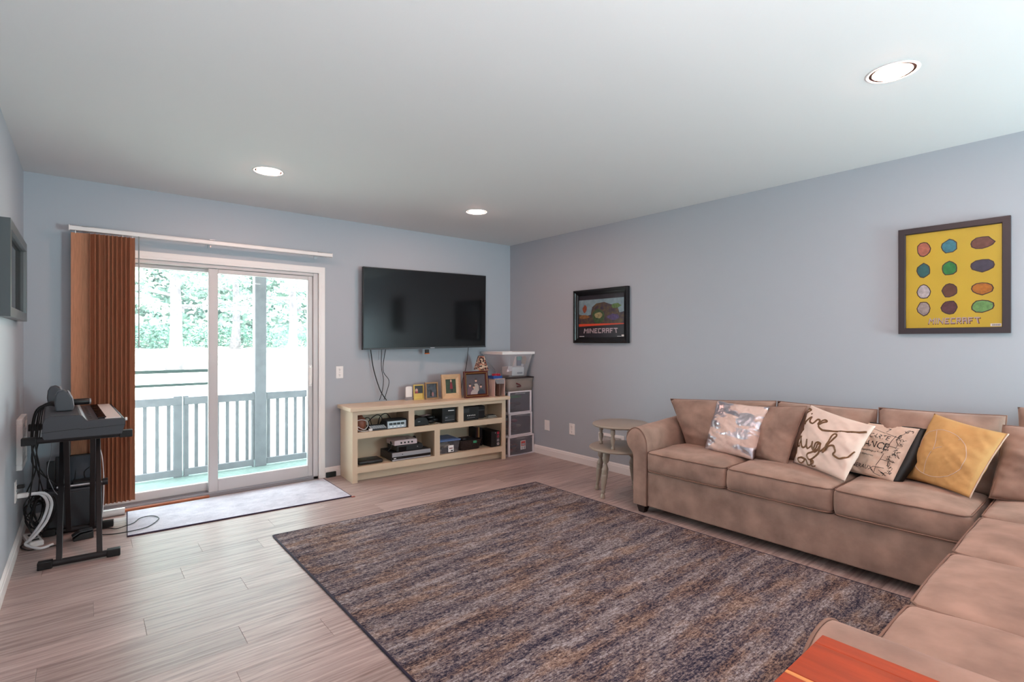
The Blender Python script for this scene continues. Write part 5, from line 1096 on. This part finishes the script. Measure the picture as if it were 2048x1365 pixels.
def strut(x, y0, z0, y1, z1, w_=.028, th_=.016):
    a, b = Vector((x, y0, z0)), Vector((x, y1, z1)); d_ = (b - a).normalized(); nn = Vector((1, 0, 0)).cross(d_) * th_; hx = Vector((w_ / 2, 0, 0))
    MB().add([a - hx - nn, a + hx - nn, a + hx + nn, a - hx + nn, b - hx - nn, b + hx - nn, b + hx + nn, b - hx + nn], [(0, 1, 2, 3), (4, 5, 6, 7), (0, 1, 5, 4), (1, 2, 6, 5), (2, 3, 7, 6), (3, 0, 4, 7)]).obj('cross_leg', M_metal, ks, True, bevel=.002, seg=1)
strut(-.118, 3.98, .03, 4.665, .735); strut(.066, 3.97, .03, 4.655, .735); strut(-.088, 4.62, .03, 4.03, .735); strut(.036, 4.61, .03, 4.02, .735)
MB().tube([(-.14, 4.325, .385), (.10, 4.32, .385)], .008, 8).obj('pivot_bolt', M_steel, ks, True); MB().tube([(.085, 4.32, .385), (.115, 4.32, .385)], .022, 12).obj('locking_knob', M_metal, ks, True, auto=True)
# speakers on the keyboard
def speaker(label, x, y, rz=0):
    t = thing('desktop_speaker', label, 'speaker', (x, y, .889), rz, 'desktop speakers on the piano')
    pr = [(-.044, 0), (-.05, .05), (-.046, .095), (-.034, .120), (-.006, .128), (.014, .112), (.030, .075), (.037, .03), (.036, 0)]
    MB().prism(pr, -.045, .045, 'y').obj('speaker_case', mat('graphite_speaker', (70, 74, 80), .4), t, bevel=.007, seg=2)
    MB().prism([(.0365, .004), (.0415, .03), (.0345, .078), (.018, .116), (.010, .122), (.014, .108), (.030, .07), (.036, .03)], -.041, .041, 'y').obj('silver_bezel', M_silver, t, bevel=.002, seg=1)
    MB().lathe([(.0, -.004), (.012, -.003), (.028, .003), (.030, .0), (.030, -.005), (0, -.005)], (0, 0), 20, tilt=lambda v: Vector((.037 + v.z * .95 - (v.x) * .12, v.y, .048 + v.x))).obj('driver_cone', M_black, t, smooth=True)
    return t
speaker('small grey desktop speaker at the near end of the piano', -.094, 4.14, .03); speaker('small grey desktop speaker at the far end of the piano', -.145, 4.56, .03)
t = thing('black_controller', 'black rounded handset lying on the piano behind the near speaker', 'handset', (-.03, 4.40, .889), .1)
MB().tube([(-.065, 0, .022), (-.055, 0, .024), (.045, 0, .024), (.052, 0, .024)], [.014, .021, .021, .017], 14).obj('handset_body', M_black, t, smooth=True); MB().tube([(.050, 0, .024), (.058, 0, .024)], .019, 14).obj('silver_end', M_silver, t, auto=True)
# equipment below
t = thing('subwoofer', 'large dark grey subwoofer box on the floor under the piano', 'subwoofer', (-.045, 4.722, 0))
box('cabinet_body', mat('graphite_box', (50, 52, 58), .4), -.16, .14, -.055, .055, .01, .29, t, bevel=.012, seg=2); box('front_grille', M_dgrey, -.145, .125, -.0595, -.054, .03, .27, t, bevel=.004)
for sx in (-.12, .1): 
    for sy in (-.035, .035): MB().tube([(sx, sy, 0), (sx, sy, .012)], .012, 8).obj('rubber_foot', M_cord, t)
t = thing('router', 'small black router with two antennas on the subwoofer', 'router', (-.02, 4.71, .291))
box('case', M_black, -.05, .055, -.04, .05, 0, .045, t, bevel=.006); MB().tube([(-.04, .045, .03), (-.03, .05, .13)], .003, 6).obj('antenna', M_cord, t)
MB().tube(smoothpath([(.02, .04, .04), (.015, .045, .09), (.045, .04, .12)]), .003, 6).obj('antenna', M_cord, t)
t = thing('computer_monitor', 'glossy dark computer monitor leaning on the wall behind the router', 'monitor', (-.06, 4.766, .291))
MB().box(-.10, .12, -.008, .008, .0, .215).obj('panel_frame', M_black, t, bevel=.004); box('glossy_face', mat('dusty_screen', (58, 66, 74), .15), -.085, .112, -.0095, -.008, .012, .205, t, bevel=0)
MB().box(-.145, -.102, -.012, .012, 0, .19).obj('side_speaker', M_black, t, bevel=.004)
t = thing('sustain_pedal', 'black sustain pedal on the floor between the stand feet', 'pedal', (-.01, 4.44, 0), .1)
MB().prism([(-.055, .0), (.05, .0), (.05, .045), (-.02, .04), (-.052, .018)], -.035, .035, 'y').obj('pedal_body', M_black, t, bevel=.004); MB().prism([(-.058, .026), (-.02, .048), (.048, .052), (.048, .058), (-.02, .055), (-.06, .032)], -.03, .03, 'y').obj('foot_plate', M_dgrey, t, bevel=.002)
t = thing('power_strip', 'white power strip on the floor by the left wall under the piano', 'power strip', (-.262, 4.56, 0), .2)
box('strip_body', M_plate, -.035, .035, -.12, .12, 0, .035, t, bevel=.006)
for i in range(3): MB().box(-.018, .018, -.09 + i * .06, -.06 + i * .06, .0352, .038).obj('socket', M_dgrey, t)
t = thing('white_tube', 'white tube lying on the floor against the door sill left of the mat', 'tube', (.155, 4.865, .0), -.03)
MB().tube([(-.09, 0, .026), (.075, 0, .026)], .026, 20).obj('tube_body', M_plate, t, auto=True); MB().tube([(-.094, 0, .026), (-.088, 0, .026)], .027, 20).obj('end_cap', M_silver, t, auto=True)
# plugs and cords
t = thing('white_plug', 'white plug in the lower socket of the left wall outlet', 'plug', (LW + .009, 4.38, .355)); box('plug_body', M_plate, 0, .05, -.016, .016, -.014, .014, t, bevel=.005, seg=2)
t = thing('black_plug', 'black plug in the upper socket of the left wall outlet', 'plug', (LW + .009, 4.38, .412)); box('plug_body', M_black, 0, .035, -.013, .013, -.011, .011, t, bevel=.004, seg=2)
def cord(name, label, pts, r, m=M_cord, grp=None, closed=False, cat='cable'):
    return tag(MB().tube(smoothpath(pts, 7, closed), r, 6, closed=closed).obj(name, m, None, smooth=True), label, cat, grp)
cord('white_power_cable', 'thick white cable curving from the outlet to the floor, outer one', [(LW + .06, 4.38, .357), (-.20, 4.38, .35), (-.165, 4.38, .28), (-.19, 4.38, .17), (-.25, 4.40, .08), (-.29, 4.44, .03), (-.22, 4.36, .012), (-.16, 4.40, .012)], .0085, M_wcord, 'white cables by the left wall')
cord('white_power_cable', 'thick white cable curving from the outlet to the floor, inner one', [(LW + .06, 4.385, .352), (-.215, 4.40, .34), (-.185, 4.40, .27), (-.21, 4.40, .17), (-.265, 4.43, .07), (-.27, 4.50, .05)], .0085, M_wcord, 'white cables by the left wall')
ry = random.Random(21)
for i in range(13):
    cxx, cyy, czz = -.235 + ry.uniform(-.03, .03), 4.60 + ry.uniform(-.05, .12), .16 + ry.uniform(-.03, .05); a0 = ry.uniform(0, 6.28); tp = ry.uniform(-.5, .5)
    pts = []
    for k_ in range(9):
        an = a0 + 2 * math.pi * k_ / 9; R1, R2 = ry.uniform(.035, .062), ry.uniform(.06, .12)
        pts.append((max(LW + .022, cxx + R1 * math.cos(an)), cyy + .05 * math.sin(an + tp), max(.012, czz + R2 * math.sin(an))))
    cord('tangled_cord', 'black cord looped in the tangle beside the left wall', pts, .0036, M_cord, 'tangled black cords under the piano', True)
for i, (x_, zz) in enumerate([(-.225, .86), (-.215, .87), (-.235, .84), (-.21, .86), (-.22, .88), (-.205, .85)]):
    e = [(-.27, 4.35, .30), (-.24, 4.62, .28), (-.29, 4.5, .34), (-.16, 4.55, .36), (-.13, 4.7, .30), (-.20, 4.66, .22)][i]
    cord('hanging_cord', ['thickest dark cord hanging nearest the camera behind the piano', 'thin dark cord hanging second nearest behind the piano end', 'thick dark cord hanging third from the near end of the piano', 'thin dark cord hanging behind the near speaker of the piano', 'thick dark cord hanging second from the far end of the piano back', 'thin dark cord hanging farthest back behind the piano'][i], [(-.12, 4.15 + i * .05, .905), (-.17, 4.16 + i * .045, .925), (x_, 4.18 + i * .04, .88), (x_ - .02, 4.20 + i * .05, .70), (x_ - .02 + .02 * math.sin(i), 4.26 + i * .05, .52), e], .0032 if i % 2 else .0042, M_cord, 'cords hanging behind the piano')
cord('grey_lead', 'thin pale lead dangling behind the stand legs', [(-.175, 4.5, .75), (-.17, 4.5, .60), (-.19, 4.5, .46), (-.165, 4.5, .35), (-.14, 4.5, .30)], .0022, M_silver)
cord('white_lead', 'thin white wire drooping in front of the subwoofer', [(-.07, 4.70, .17), (-.03, 4.70, .16), (.0, 4.69, .13), (.02, 4.68, .07)], .0025, M_wcord)
cord('white_wire', 'thin white wire hanging along the right stand leg', [(.06, 4.60, .62), (.09, 4.62, .50), (.10, 4.64, .30), (.095, 4.66, .10), (.085, 4.70, .012)], .0028, M_wcord)
cord('pedal_cord', 'long thin black pedal cord looping across the pale mat', [tuple(at(a, b, 'z', .014 if a > 247 else .006)) for a, b in ((187, 1063), (213, 1057), (232, 1058), (250, 1053), (268, 1046), (280, 1037), (300, 1032.5), (314, 1034), (316, 1040), (296, 1054), (262, 1063), (225, 1069), (193, 1070))], .0032)
cord('floor_cord', 'black cord lying in a loop on the floor near the left baseboard', [tuple(at(a, b, 'z', .006)) for a, b in ((85, 1068), (62, 1080), (46, 1090), (42, 1096), (56, 1101), (80, 1098), (112, 1091))], .0035)
# a caster-like floor pebble by the mat corner is the mat tag
tag(box('mat_tag', mat('red_tag', (150, 70, 60), .6), 1.715, 1.745, 4.16, 4.18, 0, .004, bevel=0), 'tiny reddish tag on the floor at the right corner of the mat', 'tag')
